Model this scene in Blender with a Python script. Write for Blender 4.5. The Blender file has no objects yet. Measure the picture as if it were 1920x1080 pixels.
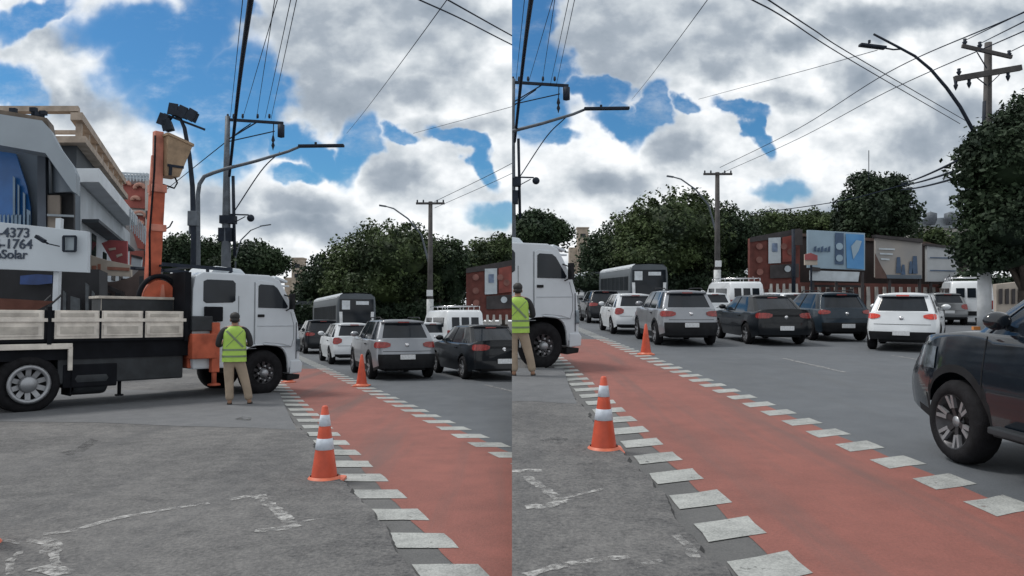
import bpy, bmesh, math, random
import numpy as np
from mathutils import Vector, Matrix
random.seed(7); rng = np.random.default_rng(7)
R = math.radians
S = bpy.context.scene
COL = S.collection

# ------------------------------------------------------------------ camera, light, exposure
F = 1400.0; CX = 960.0; CY = 545.0; HC = 1.6          # focal length and horizon in pixels of a 1920 wide picture, eye height
cd = bpy.data.cameras.new('camera'); cam = bpy.data.objects.new('camera', cd); COL.objects.link(cam)
cam.location = (0, 0, HC); cam.rotation_euler = (R(90), 0, 0)
cd.sensor_width = 36; cd.lens = 36 * F / 1920; cd.shift_y = (CY - 540) / 1920
cd.clip_start = 0.1; cd.clip_end = 5000
S.camera = cam
S.view_settings.view_transform = 'Standard'; S.view_settings.look = 'None'
S.view_settings.exposure = 0.0; S.view_settings.gamma = 1.0
SUN_EL, SUN_AZ = 58, -72                                # the sun stands high on the left, softened by thin cloud
sd = bpy.data.lights.new('sun', 'SUN'); sd.energy = 2.3; sd.angle = R(14); sd.color = (1, .96, .9)
so = bpy.data.objects.new('sun', sd); COL.objects.link(so)
az = R(SUN_AZ); el = R(SUN_EL)
sv = Vector((math.sin(az) * math.cos(el), math.cos(az) * math.cos(el), math.sin(el)))
so.rotation_euler = sv.to_track_quat('Z', 'Y').to_euler()

# the two streets: the left one falls away by 2.25 degrees, the right one is level
ALPHA = math.atan(55 / F)
ROT = {'L': Matrix.Translation((0, 0, HC)) @ Matrix.Rotation(-ALPHA, 4, 'X') @ Matrix.Translation((0, 0, -HC)), 'R': Matrix.Identity(4)}
KL = {'L': -.393, 'R': -.034}                          # sideways drift of the road per metre ahead
cur = 'R'
TOP = {'L': [], 'R': []}

def ray(u, v):
    d = Vector(((u - CX) / F, 1, -(v - CY) / F))
    return ROT[cur].to_3x3().inverted() @ d
def gnd(u, v, z=0.0):
    d = ray(u, v); t = (z - HC) / d.z
    return Vector((d.x * t, d.y * t, z))
def at(u, v, Y):
    d = ray(u, v); t = Y / d.y
    return Vector((d.x * t, Y, HC + d.z * t))
def lane(a, Z, z=0):
    return Vector((a + KL[cur] * Z, Z, z))
def onwall(u, v, a):                                   # meets the upright plane that runs along the street at offset a
    d = ray(u, v); k = KL[cur]
    t = a / (d.x - k * d.y)
    return Vector((d.x * t, d.y * t, HC + d.z * t))

# ------------------------------------------------------------------ world: clear sky with cloud field
W = bpy.data.worlds.new('World'); S.world = W; W.use_nodes = True
def build_world():
    nt = W.node_tree; N = nt.nodes; LK = nt.links; N.clear()
    def nd(t, **k):
        n = N.new(t)
        for a, b in k.items(): setattr(n, a, b)
        return n
    def put(sock, v):
        if isinstance(v, bpy.types.NodeSocket): LK.new(v, sock)
        else: sock.default_value = v
    def mth(op, a, b=0.0, c=0.0, clamp=False):
        n = nd('ShaderNodeMath', operation=op, use_clamp=clamp); put(n.inputs[0], a); put(n.inputs[1], b)
        if op in ('MULTIPLY_ADD',): put(n.inputs[2], c)
        return n.outputs[0]
    def sstep(x, lo, hi, a=0.0, b=1.0):
        n = nd('ShaderNodeMapRange', interpolation_type='SMOOTHSTEP'); put(n.inputs[0], x)
        n.inputs[1].default_value = lo; n.inputs[2].default_value = hi; n.inputs[3].default_value = a; n.inputs[4].default_value = b
        return n.outputs[0]
    def mixc(f, a, b):
        n = nd('ShaderNodeMix', data_type='RGBA'); put(n.inputs[0], f); put(n.inputs[6], a); put(n.inputs[7], b)
        return n.outputs[2]
    def noise(v, sc, det=6, rough=.55):
        n = nd('ShaderNodeTexNoise'); put(n.inputs['Vector'], v); n.inputs['Scale'].default_value = sc
        n.inputs['Detail'].default_value = det; n.inputs['Roughness'].default_value = rough
        return n.outputs['Fac'], n.outputs['Color']
    def vm(op, a, b):
        n = nd('ShaderNodeVectorMath', operation=op); put(n.inputs[0], a); put(n.inputs[1], b)
        return n.outputs[0]
    tc = nd('ShaderNodeTexCoord'); g = tc.outputs['Generated']
    sp = nd('ShaderNodeSeparateXYZ'); LK.new(g, sp.inputs[0])
    ay = mth('MAXIMUM', mth('ABSOLUTE', sp.outputs[1]), .08)
    gx = mth('DIVIDE', sp.outputs[0], ay); gz = mth('DIVIDE', sp.outputs[2], ay)
    cb = nd('ShaderNodeCombineXYZ'); LK.new(gx, cb.inputs[0]); LK.new(gz, cb.inputs[1])
    P0 = cb.outputs[0]
    seam = mth('GREATER_THAN', sp.outputs[0], 0.0)
    # the two skies are the same sky, seen 22 degrees apart: shift the noise domain on the right hand side
    sh = nd('ShaderNodeMix', data_type='VECTOR'); LK.new(seam, sh.inputs[0])
    sh.inputs[4].default_value = (0, 0, 0); sh.inputs[5].default_value = (-532 / F, -57 / F, 0)
    P = vm('ADD', P0, sh.outputs[1])
    _, w1 = noise(P, 5.5, 4, .6); _, w2 = noise(P, 22, 4, .6)
    warp = vm('ADD', vm('MULTIPLY', vm('SUBTRACT', w1, (.5, .5, .5)), (.13, .11, 0)), vm('MULTIPLY', vm('SUBTRACT', w2, (.5, .5, .5)), (.035, .03, 0)))
    PW = vm('ADD', P0, warp)
    def blob(u, v, ru, rv, ang=0, soft=.5, src=None):
        cx_ = (u - CX) / F; cz_ = -(v - CY) / F
        m = nd('ShaderNodeMapping', vector_type='TEXTURE'); LK.new(src or PW, m.inputs[0])
        m.inputs['Location'].default_value = (cx_, cz_, 0); m.inputs['Rotation'].default_value = (0, 0, R(ang)); m.inputs['Scale'].default_value = (ru / F, rv / F, 1)
        ln = nd('ShaderNodeVectorMath', operation='LENGTH'); LK.new(m.outputs[0], ln.inputs[0])
        return sstep(ln.outputs['Value'], 1 - soft, 1 + soft, 1.0, 0.0)
    def union(bs):
        r = bs[0]
        for b in bs[1:]: r = mth('MAXIMUM', r, b)
        return r
    blueL = [(315, 120, 125, 85), (372, 195, 130, 85, -10), (395, 275, 75, 62), (470, 190, 70, 110), (20, 158, 75, 42, -15), (50, 25, 95, 26, 25), (270, 45, 150, 60),
             (400, 60, 60, 120), (500, 180, 36, 90), (545, 268, 62, 28, -8), (612, 300, 75, 24, -30), (664, 290, 38, 52), (742, 264, 42, 15), (850, 268, 50, 16, -25), (893, 305, 45, 20, -52), (930, 398, 62, 25), (560, 320, 60, 18)]
    blueR = [(1000, 60, 45, 150), (1030, 150, 42, 75), (1010, 215, 70, 50), (1120, 180, 62, 20, -12), (1172, 232, 68, 24, -28), (1215, 222, 32, 52), (1278, 205, 34, 15), (1382, 215, 46, 16, -30), (1412, 252, 42, 16, -52), (1462, 352, 58, 22), (1040, 250, 50, 18)]
    wb = {}
    m0 = mixm = None
    faint = lambda b: mth('MULTIPLY', blob(*b), .72) if b[1] > 340 else blob(*b)
    BL = union([faint(b) for b in blueL]); BR = union([faint(b) for b in blueR])
    def sel(a, b):
        n = nd('ShaderNodeMix', data_type='FLOAT'); LK.new(seam, n.inputs[0]); put(n.inputs[2], a); put(n.inputs[3], b); return n.outputs[0]
    inL = mth('LESS_THAN', gx, 0.0)
    blue = sel(BL, BR)
    # no blobs behind the camera: there the cloud cover is plain broken cloud
    fr = mth('GREATER_THAN', sp.outputs[1], 0.02)
    blue = mth('MULTIPLY', blue, fr)
    f1, _ = noise(P, 9, 8, .6); 
    dens = mth('ADD', mth('SUBTRACT', 1.0, blue), mth('MULTIPLY', mth('SUBTRACT', f1, .5), .8))
    mask = sstep(dens, .22, .88)
    mask = mth('ADD', mth('MULTIPLY', mask, .52), mth('MULTIPLY', sstep(mth('SUBTRACT', 1.0, blue), .0, 1.0), .48))
    wisp, _ = noise(vm('MULTIPLY', P, (1, 1.8, 1)), 7, 6, .65)
    mask = mth('MAXIMUM', mask, mth('MULTIPLY', sstep(wisp, .46, .8), .5))
    # shading: large greys by blob, relief by displaced noise
    greyL = [(640, 60, 165, 105), (600, 185, 120, 60), (760, 60, 150, 60), (760, 178, 60, 30), (150, 190, 100, 30, -10), (555, 375, 85, 24), (750, 345, 48, 26), (600, 420, 120, 30), (860, 250, 90, 22), (120, 60, 60, 24), (420, 380, 60, 40)]
    greyR = [(1190, 50, 170, 90), (1130, 110, 80, 60), (1340, 25, 150, 40), (1340, 130, 48, 26), (1180, 335, 80, 24), (1275, 290, 46, 24), (1605, 160, 42, 40), (1500, 60, 120, 26), (1720, 30, 200, 28), (1790, 265, 90, 60, 10), (1460, 200, 70, 22), (1650, 420, 200, 60), (1740, 380, 120, 60)]
    GL = union([blob(*b, 0, .75) if len(b) == 4 else blob(*b[:5], .75) for b in greyL]); GR = union([blob(*b, 0, .75) if len(b) == 4 else blob(*b[:5], .75) for b in greyR])
    grey = mth('MULTIPLY', sel(GL, GR), fr)
    Pn = vm('MULTIPLY', P, (1, 1.35, 1)); Pu = vm('ADD', Pn, (.008, .035, 0))
    r1, _ = noise(Pn, 9, 7, .52); r2, _ = noise(Pu, 9, 7, .52)
    s1, _ = noise(Pn, 5.5, 4, .5)
    rel = mth('MULTIPLY', mth('SUBTRACT', r1, r2), 1.45)
    lum = mth('ADD', .81, rel)
    lum = mth('ADD', lum, mth('MULTIPLY', mth('SUBTRACT', s1, .5), .62))
    lum = mth('SUBTRACT', lum, mth('MULTIPLY', grey, .42))
    lum = mth('ADD', lum, mth('MULTIPLY', sstep(blue, .02, .5), .12))
    cr = nd('ShaderNodeValToRGB'); LK.new(lum, cr.inputs[0])
    e = cr.color_ramp.elements
    e[0].position = .1; e[0].color = (.235, .285, .345, 1); e[1].position = .95; e[1].color = (.93, .95, .965, 1)
    x = cr.color_ramp.elements.new(.42); x.color = (.36, .41, .47, 1)
    x = cr.color_ramp.elements.new(.66); x.color = (.58, .625, .665, 1)
    sky = nd('ShaderNodeTexSky', sky_type='NISHITA'); sky.sun_disc = False
    sky.sun_elevation = R(SUN_EL); sky.sun_rotation = R(SUN_AZ); sky.air_density = 1.0; sky.dust_density = .6; sky.ozone_density = 2.0
    tint = nd('ShaderNodeMix', data_type='RGBA', blend_type='MULTIPLY'); tint.inputs[0].default_value = 1; LK.new(sky.outputs[0], tint.inputs[6]); tint.inputs[7].default_value = (SKY_T[0], SKY_T[1], SKY_T[2], 1)
    # the Background strength is 0.1: the cloud colours are brought to the same physical scale as the sky texture
    cl = nd('ShaderNodeMix', data_type='RGBA', blend_type='MULTIPLY'); cl.inputs[0].default_value = 1; LK.new(cr.outputs[0], cl.inputs[6]); cl.inputs[7].default_value = (11.2, 11.2, 11.2, 1)
    out = mixc(mask, tint.outputs[2], cl.outputs[2])
    bg = nd('ShaderNodeBackground'); LK.new(out, bg.inputs[0]); bg.inputs[1].default_value = .1
    ow = nd('ShaderNodeOutputWorld'); LK.new(bg.outputs[0], ow.inputs[0])
SKY_T = (.35, .72, .96)
build_world()

# ------------------------------------------------------------------ materials
MATS = {}
def mat(name, col, rough=.6, metal=0., var=.15, vs=4., bump=0., bs=40., col2=None, coat=0., emit=None, emis=0., spec=None):
    if name in MATS: return MATS[name]
    m = bpy.data.materials.new(name); m.use_nodes = True; nt = m.node_tree; N = nt.nodes; LK = nt.links
    b = N['Principled BSDF']
    tc = N.new('ShaderNodeTexCoord')
    n = N.new('ShaderNodeTexNoise'); n.inputs['Scale'].default_value = vs; n.inputs['Detail'].default_value = 5; LK.new(tc.outputs['Object'], n.inputs['Vector'])
    mx = N.new('ShaderNodeMix'); mx.data_type = 'RGBA'
    mr = N.new('ShaderNodeMapRange'); mr.inputs[1].default_value = .3; mr.inputs[2].default_value = .7; LK.new(n.outputs[0], mr.inputs[0]); LK.new(mr.outputs[0], mx.inputs[0])
    c2 = col2 or tuple(max(0, c * (1 - var)) for c in col); c1 = col if col2 else tuple(min(1, c * (1 + var)) for c in col)
    mx.inputs[6].default_value = (*c2, 1); mx.inputs[7].default_value = (*c1, 1)
    LK.new(mx.outputs[2], b.inputs['Base Color'])
    b.inputs['Roughness'].default_value = rough; b.inputs['Metallic'].default_value = metal
    if coat: b.inputs['Coat Weight'].default_value = coat; b.inputs['Coat Roughness'].default_value = .06
    if spec is not None: b.inputs['Specular IOR Level'].default_value = spec
    if emit: b.inputs['Emission Color'].default_value = (*emit, 1); b.inputs['Emission Strength'].default_value = emis
    if bump:
        n2 = N.new('ShaderNodeTexNoise'); n2.inputs['Scale'].default_value = bs; n2.inputs['Detail'].default_value = 4; LK.new(tc.outputs['Object'], n2.inputs['Vector'])
        bp = N.new('ShaderNodeBump'); bp.inputs['Strength'].default_value = bump; bp.inputs['Distance'].default_value = .02; LK.new(n2.outputs[0], bp.inputs['Height']); LK.new(bp.outputs[0], b.inputs['Normal'])
    MATS[name] = m
    return m

def ground_mat(name, stops, sc_big=.5, sc_mid=4, sc_fine=55, rough=.85, bump=.5, speck=.25, worn=None, streak=None):
    """stops: (dark, light) colour; big patches, mid stains, fine aggregate."""
    m = bpy.data.materials.new(name); m.use_nodes = True; nt = m.node_tree; N = nt.nodes; LK = nt.links
    b = N['Principled BSDF']; b.inputs['Roughness'].default_value = rough
    tc = N.new('ShaderNodeTexCoord'); src = tc.outputs['Object']
    def nz(s, det=5, r=.6, stretch=None):
        n = N.new('ShaderNodeTexNoise'); n.inputs['Scale'].default_value = s; n.inputs['Detail'].default_value = det; n.inputs['Roughness'].default_value = r
        if stretch:
            mp = N.new('ShaderNodeMapping'); mp.inputs['Rotation'].default_value = (0, 0, stretch[2]); mp.inputs['Scale'].default_value = (stretch[0], stretch[1], 1); LK.new(src, mp.inputs[0]); LK.new(mp.outputs[0], n.inputs['Vector'])
        else: LK.new(src, n.inputs['Vector'])
        return n.outputs[0]
    def mp_(x, a, b_, lo=0., hi=1.):
        r = N.new('ShaderNodeMapRange'); LK.new(x, r.inputs[0]); r.inputs[1].default_value = a; r.inputs[2].default_value = b_; r.inputs[3].default_value = lo; r.inputs[4].default_value = hi; return r.outputs[0]
    def math_(op, a, c):
        n = N.new('ShaderNodeMath'); n.operation = op
        for i, q in enumerate((a, c)):
            if isinstance(q, (int, float)): n.inputs[i].default_value = q
            else: LK.new(q, n.inputs[i])
        return n.outputs[0]
    big = nz(sc_big, 4); mid = nz(sc_mid, 6, .65); fine = nz(sc_fine, 3, .7)
    f = math_('ADD', math_('MULTIPLY', mp_(big, .3, .7), .45), math_('MULTIPLY', mp_(mid, .3, .7), .4))
    f = math_('ADD', f, math_('MULTIPLY', math_('SUBTRACT', mp_(fine, .25, .75), .5), speck * 2))
    mx = N.new('ShaderNodeMix'); mx.data_type = 'RGBA'; LK.new(f, mx.inputs[0]); mx.inputs[6].default_value = (*stops[0], 1); mx.inputs[7].default_value = (*stops[1], 1); mx.clamp_factor = True
    colr = mx.outputs[2]
    if streak:
        s = nz(streak[0], 5, .6, (1, .06, streak[1]))
        m2 = N.new('ShaderNodeMix'); m2.data_type = 'RGBA'; LK.new(mp_(s, .5, .72, 0, streak[3]), m2.inputs[0]); LK.new(colr, m2.inputs[6]); m2.inputs[7].default_value = (*streak[2], 1); colr = m2.outputs[2]
    LK.new(colr, b.inputs['Base Color'])
    bp = N.new('ShaderNodeBump'); bp.inputs['Strength'].default_value = bump; bp.inputs['Distance'].default_value = .012
    LK.new(math_('ADD', fine, math_('MULTIPLY', mid, .8)), bp.inputs['Height']); LK.new(bp.outputs[0], b.inputs['Normal'])
    if worn:
        tr = N.new('ShaderNodeBsdfTransparent'); mxs = N.new('ShaderNodeMixShader')
        w = nz(worn[0], 8, .72); LK.new(mp_(w, worn[1], worn[2]), mxs.inputs[0]); LK.new(tr.outputs[0], mxs.inputs[1]); LK.new(b.outputs[0], mxs.inputs[2])
        LK.new(mxs.outputs[0], N['Material Output'].inputs[0])
    return m

m_road = {'L': ground_mat('road_asphalt_west', ((.058, .066, .077), (.112, .123, .138)), .3, 2.0, 50, .8, .5, .3, streak=(2.2, R(-21), (.075, .08, .085), .45)),
          'R': ground_mat('road_asphalt_east', ((.058, .066, .077), (.112, .123, .138)), .3, 2.0, 50, .8, .5, .3, streak=(2.2, R(-2), (.075, .08, .085), .45))}
m_apron = ground_mat('rough_asphalt', ((.038, .039, .043), (.185, .182, .18)), .6, 6.0, 30, .9, 1.2, .36, streak=(1.3, R(80), (.06, .062, .068), .6))
m_earth = ground_mat('gutter_asphalt', ((.07, .072, .075), (.13, .13, .13)), .6, 5, 50, .9, .6, .3)
m_red = {'L': ground_mat('red_lane_west', ((.145, .054, .044), (.275, .095, .076)), .45, 3.0, 45, .85, .5, .28, streak=(1.7, R(-21), (.105, .068, .062), .85)),
         'R': ground_mat('red_lane_east', ((.145, .054, .044), (.275, .095, .076)), .45, 3.0, 45, .85, .5, .28, streak=(1.7, R(-2), (.105, .068, .062), .85))}
m_white = ground_mat('road_paint', ((.17, .178, .175), (.42, .435, .425)), 1.8, 7, 60, .75, .3, .4, worn=(9, .30, .40))
m_worn = ground_mat('worn_paint', ((.28, .28, .28), (.46, .46, .455)), 1.5, 9, 60, .8, .3, .3, worn=(11, .42, .64))
m_pave = ground_mat('pavement_concrete', ((.2, .195, .185), (.32, .31, .30)), .5, 3, 30, .9, .4, .2)
m_cut = ground_mat('slab_edge', ((.05, .05, .05), (.1, .1, .1)), .6, 5, 50, .9, .6, .3)

m_glass = mat('dark_glass', (.012, .016, .022), .07, 0, .3, 1.5, spec=.32)
m_tyre = mat('tyre_rubber', (.012, .012, .014), .85, 0, .3, 12, .3, 80, spec=.15)
m_rim = mat('wheel_alloy', (.30, .31, .33), .4, .6, .1, 8)
m_rimd = mat('wheel_dark', (.05, .05, .055), .4, .6, .2, 8)
m_blackp = mat('black_plastic', (.011, .012, .014), .6, 0, .3, 6, spec=.2)
m_tail = mat('tail_lamp_red', (.22, .02, .018), .25, 0, .4, 14, coat=.3)
m_taillit = mat('brake_lamp_lit', (.42, .03, .02), .25, 0, .4, 20, emit=(1, .10, .05), emis=.12)
m_plate = mat('number_plate', (.6, .62, .64), .5, 0, .15, 30)
m_chrome = mat('chrome', (.6, .6, .62), .2, 1, .1, 8)
m_lens = mat('clear_lens', (.16, .19, .22), .1, .5, .6, 9, coat=.6)
m_wire = mat('cable_black', (.010, .016, .03), .7, 0, .2, 3, spec=.1)
m_steel = mat('galvanised_steel', (.10, .115, .135), .6, .2, .25, 5, spec=.25)
m_steeld = mat('dark_steel', (.016, .022, .034), .65, .1, .3, 5, spec=.2)
m_conc = mat('concrete_pole', (.2, .19, .18), .85, 0, .25, 3, .4, 30)
m_wood = mat('weathered_wood_pole', (.055, .052, .052), .85, 0, .3, 3, .4, 20)

# ------------------------------------------------------------------ mesh helpers
class MB:
    def __init__(s): s.v = []; s.f = []; s.m = []; s.sm = []
    def add(s, vs, fs, mi=0, smooth=False):
        o = len(s.v); s.v += [tuple(p) for p in vs]
        for q in fs: s.f.append([i + o for i in q]); s.m.append(mi); s.sm.append(smooth)
        return s
    def box(s, c, d, mi=0, rot=None, taper=1.0):
        x, y, z = d[0] / 2, d[1] / 2, d[2] / 2
        P = [Vector((sx * x * (taper if sz > 0 else 1), sy * y * (taper if sz > 0 else 1), sz * z)) for sz in (-1, 1) for sy in (-1, 1) for sx in (-1, 1)]
        if rot: P = [rot @ p for p in P]
        P = [p + Vector(c) for p in P]
        return s.add(P, [(0, 2, 3, 1), (4, 5, 7, 6), (0, 1, 5, 4), (2, 6, 7, 3), (0, 4, 6, 2), (1, 3, 7, 5)], mi)
    def bar(s, a, b, w, h=None, mi=0, up=(0, 0, 1)):
        a, b = Vector(a), Vector(b); d = (b - a); L = d.length; d.normalize(); h = h or w
        u = Vector(up)
        if abs(d.dot(u)) > .98: u = Vector((1, 0, 0))
        x = d.cross(u).normalized(); y = x.cross(d).normalized()
        P = [q + x * (sx * w / 2) + y * (sy * h / 2) for q in (a, b) for sx, sy in ((-1, -1), (1, -1), (1, 1), (-1, 1))]
        return s.add(P, [(0, 1, 2, 3), (7, 6, 5, 4), (0, 4, 5, 1), (1, 5, 6, 2), (2, 6, 7, 3), (3, 7, 4, 0)], mi)
    def tube(s, pts, r, n=8, mi=0, cap=True):
        pts = [Vector(p) for p in pts]; rr = r if hasattr(r, '__len__') else [r] * len(pts)
        V = []; Fc = []; prev = None
        for i, p in enumerate(pts):
            d = (pts[min(i + 1, len(pts) - 1)] - pts[max(i - 1, 0)]).normalized()
            if prev is None:
                u = Vector((0, 0, 1)) if abs(d.z) < .9 else Vector((1, 0, 0)); x = d.cross(u).normalized()
            else: x = (prev - d * prev.dot(d)).normalized()
            prev = x; y = d.cross(x)
            for k in range(n):
                a = 2 * math.pi * k / n; V.append(p + (x * math.cos(a) + y * math.sin(a)) * rr[i])
        for i in range(len(pts) - 1):
            for k in range(n): Fc.append((i * n + k, i * n + (k + 1) % n, (i + 1) * n + (k + 1) % n, (i + 1) * n + k))
        s.add(V, Fc, mi, True)
        if cap:
            o = len(s.v) - len(V)
            s.f.append([o + k for k in reversed(range(n))]); s.m.append(mi); s.sm.append(False)
            s.f.append([o + (len(pts) - 1) * n + k for k in range(n)]); s.m.append(mi); s.sm.append(False)
        return s
    def lathe(s, prof, c=(0, 0, 0), axis='z', n=24, mi=0, smooth=True):
        V = []; Fc = []; m = len(prof)
        for k in range(n):
            a = 2 * math.pi * k / n; ca, sa = math.cos(a), math.sin(a)
            for r, h in prof:
                p = {'z': (r * ca, r * sa, h), 'y': (r * ca, h, r * sa), 'x': (h, r * ca, r * sa)}[axis]
                V.append((p[0] + c[0], p[1] + c[1], p[2] + c[2]))
        for k in range(n):
            for j in range(m - 1): Fc.append((k * m + j, k * m + j + 1, ((k + 1) % n) * m + j + 1, ((k + 1) % n) * m + j))
        return s.add(V, Fc, mi, smooth)
    def prism(s, poly, d, mi=0, plane='xz'):
        """poly: 2D points; extruded from d[0] to d[1] along the third axis"""
        def mk(p, t): return {'xz': (p[0], t, p[1]), 'xy': (p[0], p[1], t), 'yz': (t, p[0], p[1])}[plane]
        n = len(poly); V = [mk(p, d[0]) for p in poly] + [mk(p, d[1]) for p in poly]
        return s.add(V, [list(range(n))[::-1], list(range(n, 2 * n))] + [(i, (i + 1) % n, n + (i + 1) % n, n + i) for i in range(n)], mi)
    def slab(s, P, th, mi=0):
        """P: 4+ world points of a flat face; th: vector of thickness"""
        n = len(P); P = [Vector(p) for p in P]; V = P + [p + Vector(th) for p in P]
        return s.add(V, [list(range(n)), list(range(n, 2 * n))[::-1]] + [(i, n + i, n + (i + 1) % n, (i + 1) % n) for i in range(n)], mi)
    def grid(s, rows, mi=0, smooth=True, mf=None):
        o = len(s.v); h = len(rows); w = len(rows[0])
        for r in rows: s.v += [tuple(p) for p in r]
        for i in range(h - 1):
            for j in range(w - 1):
                s.f.append([o + i * w + j, o + i * w + j + 1, o + (i + 1) * w + j + 1, o + (i + 1) * w + j]); s.m.append(mf(i, j) if mf else mi); s.sm.append(smooth)
        return s
    def ball(s, c, r, n=12, m=8, mi=0):
        r = r if hasattr(r, '__len__') else (r, r, r)
        rows = [[(c[0] + r[0] * math.sin(math.pi * i / m) * math.cos(2 * math.pi * j / n), c[1] + r[1] * math.sin(math.pi * i / m) * math.sin(2 * math.pi * j / n), c[2] + r[2] * math.cos(math.pi * i / m)) for j in range(n + 1)] for i in range(m + 1)]
        return s.grid(rows, mi)
    def build(s, name, mats, parent=None, bevel=0., fix=True):
        me = bpy.data.meshes.new(name); me.from_pydata(s.v, [], s.f)
        for m in (mats if isinstance(mats, (list, tuple)) else [mats]): me.materials.append(m)
        me.polygons.foreach_set('material_index', s.m); me.polygons.foreach_set('use_smooth', s.sm); me.update()
        if fix or bevel:
            bm = bmesh.new(); bm.from_mesh(me)
            if fix:
                bmesh.ops.remove_doubles(bm, verts=bm.verts, dist=.0004)
                bmesh.ops.recalc_face_normals(bm, faces=bm.faces)
            if bevel:
                es = [e for e in bm.edges if e.is_manifold and e.calc_face_angle(0) > .6]
                bmesh.ops.bevel(bm, geom=es, offset=bevel, segments=2, affect='EDGES', profile=.6, clamp_overlap=True)
            bm.to_mesh(me); bm.free()
        o = bpy.data.objects.new(name, me); COL.objects.link(o)
        if parent: o.parent = parent
        else: TOP[cur].append(o)
        return o

def tag(o, label=None, cat=None, group=None, kind=None):
    if label: o['label'] = label
    if cat: o['category'] = cat
    if group: o['group'] = group
    if kind: o['kind'] = kind
    return o
def thing(name, label, cat, loc=(0, 0, 0), rz=0., group=None):
    o = bpy.data.objects.new(name, None); COL.objects.link(o); o.location = loc; o.rotation_euler = (0, 0, rz); o.empty_display_size = .3
    TOP[cur].append(o)
    return tag(o, label, cat, group)
def struct(o): o['kind'] = 'structure'; return o
HALF = {'L': 'left half', 'R': 'right half'}

# ------------------------------------------------------------------ ground
def build_ground():
    k = KL[cur]
    lo, hi = (-500, 30) if cur == 'L' else (-30, 500)
    me = MB(); me.add([(lo, .5, -.012), (hi, .5, -.012), (hi, 900, -.012), (lo, 900, -.012)], [(0, 1, 2, 3)]); struct(me.build('ground', m_earth))
    Al, Ar = (1.5, 3.49) if cur == 'L' else (1.63, 3.83)      # middle of the two rows of dashes
    edge = 1.24 if cur == 'L' else 1.31
    # road
    me = MB(); me.add([lane(Ar - .45, 1), lane(34, 1), lane(34, 260), lane(Ar - .45, 260)], [(0, 1, 2, 3)]); struct(me.build('road', m_road[cur]))
    # strip of old asphalt under the near row of dashes
    me = MB(); me.add([lane(edge - .3, 1, -.003), lane(Ar - .3, 1, -.003), lane(Ar - .3, 260, -.003), lane(edge - .3, 260, -.003)], [(0, 1, 2, 3)]); struct(me.build('gutter', m_earth))
    # red bike lane with slightly wandering edges
    rows = []
    Z = 1.2
    while Z < 24.6:
        rows.append([lane(Al + .07 + .012 * math.sin(Z * 7), Z, .001), lane((Al + Ar) / 2, Z, .001), lane(Ar + .05 + .012 * math.sin(Z * 5 + 1), Z, .001)]); Z += .2
    me = MB(); me.grid(rows, smooth=False); struct(me.build('bike_lane', m_red[cur]))
    # dashes: each a parallelogram
    per = .72; sk = 0. if cur == 'L' else .17; hw = .215; hl = .18
    ph = {'L': (4.77, 9.68 - 7 * .725), 'R': (4.31, 5.56)}[cur]
    for i, (A, z0) in enumerate(((Al, ph[0]), (Ar, ph[1]))):
        me = MB(); n = -5
        while True:
            zc = z0 + n * (.72 if cur == 'L' else .706); n += 1
            if zc < 1.6: continue
            if zc > 44: break
            q = []
            j = lambda s: random.uniform(-s, s)
            for dx, dz in ((-hw, -hl), (0, -hl), (hw, -hl), (hw, 0), (hw, hl), (0, hl), (-hw, hl), (-hw, 0)):
                z_ = zc + dz + sk * dx / .4 + j(.012)
                q.append(lane(A + dx + j(.009), z_, .0045))
            me.add(q, [list(range(8))])
        struct(me.build('bike_lane_marking', m_white))
    # lane marks on the carriageway
    me = MB()
    for a in ((7.0, 10.0, 13.0) if cur == 'R' else (6.6, 9.4)):
        for n in range(-1, 12):
            z0 = (14.6 if cur == 'R' else 15.5) + n * 7.5 + (a > 8) * .8
            if z0 < 3: continue
            me.add([lane(a - .05, z0, .006), lane(a + .05, z0, .006), lane(a + .05, z0 + 3.0, .006), lane(a - .05, z0 + 3.0, .006)], [(0, 1, 2, 3)])
    struct(me.build('lane_marking', m_worn))
    # raised slab of rough asphalt with a broken edge
    rr = random.Random(3)
    E = []
    Z = 1.0; off = 0
    while Z < 15.5:
        off = .7 * off + rr.uniform(-.03, .03); E.append(lane(edge + off + (.0 if Z < 9 else -.02 * (Z - 9)), Z, .035)); Z += .09
    me = MB(); far = E[-1].y
    lx = lambda Z: (-60 if cur == 'L' else -20)
    rows = [[Vector((lx(p.y), p.y, .035)), Vector((p.x - 1.2, p.y, .035)), Vector((p.x - .05, p.y, .037)), p, Vector((p.x + .035, p.y + .01, -.012))] for p in E]
    me.grid(rows, smooth=False, mf=lambda i, j: 1 if j == 3 else 0)
    pl = E[-1]
    me.add([Vector((-90, pl.y, .035)), pl, lane(edge - .6, 60, .035), Vector((-90, 60, .035))], [(0, 1, 2, 3)])
    struct(me.build('forecourt', [m_apron, m_cut]))
    # crack and gap that follows the slab
    return E

def worn_mark(pts, w, seed):
    """a brush of old paint along ground points (pixels), ragged sides"""
    rr = random.Random(seed); P = [gnd(u, v, .0405) for u, v in pts]; rowsA = []
    dense = []
    for a, b in zip(P[:-1], P[1:]):
        n = max(2, int((b - a).length / .04))
        dense += [a.lerp(b, i / n) for i in range(n)]
    dense.append(P[-1])
    for i, p in enumerate(dense):
        d = (dense[min(i + 1, len(dense) - 1)] - dense[max(i - 1, 0)]).normalized(); x = Vector((-d.y, d.x, 0))
        rowsA.append([p - x * (w / 2 + rr.uniform(-.3, .3) * w * .5), p + x * (w / 2 + rr.uniform(-.3, .3) * w * .5)])
    me = MB(); me.grid(rowsA, smooth=False); return struct(me.build('worn_marking', m_worn, fix=False))

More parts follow.
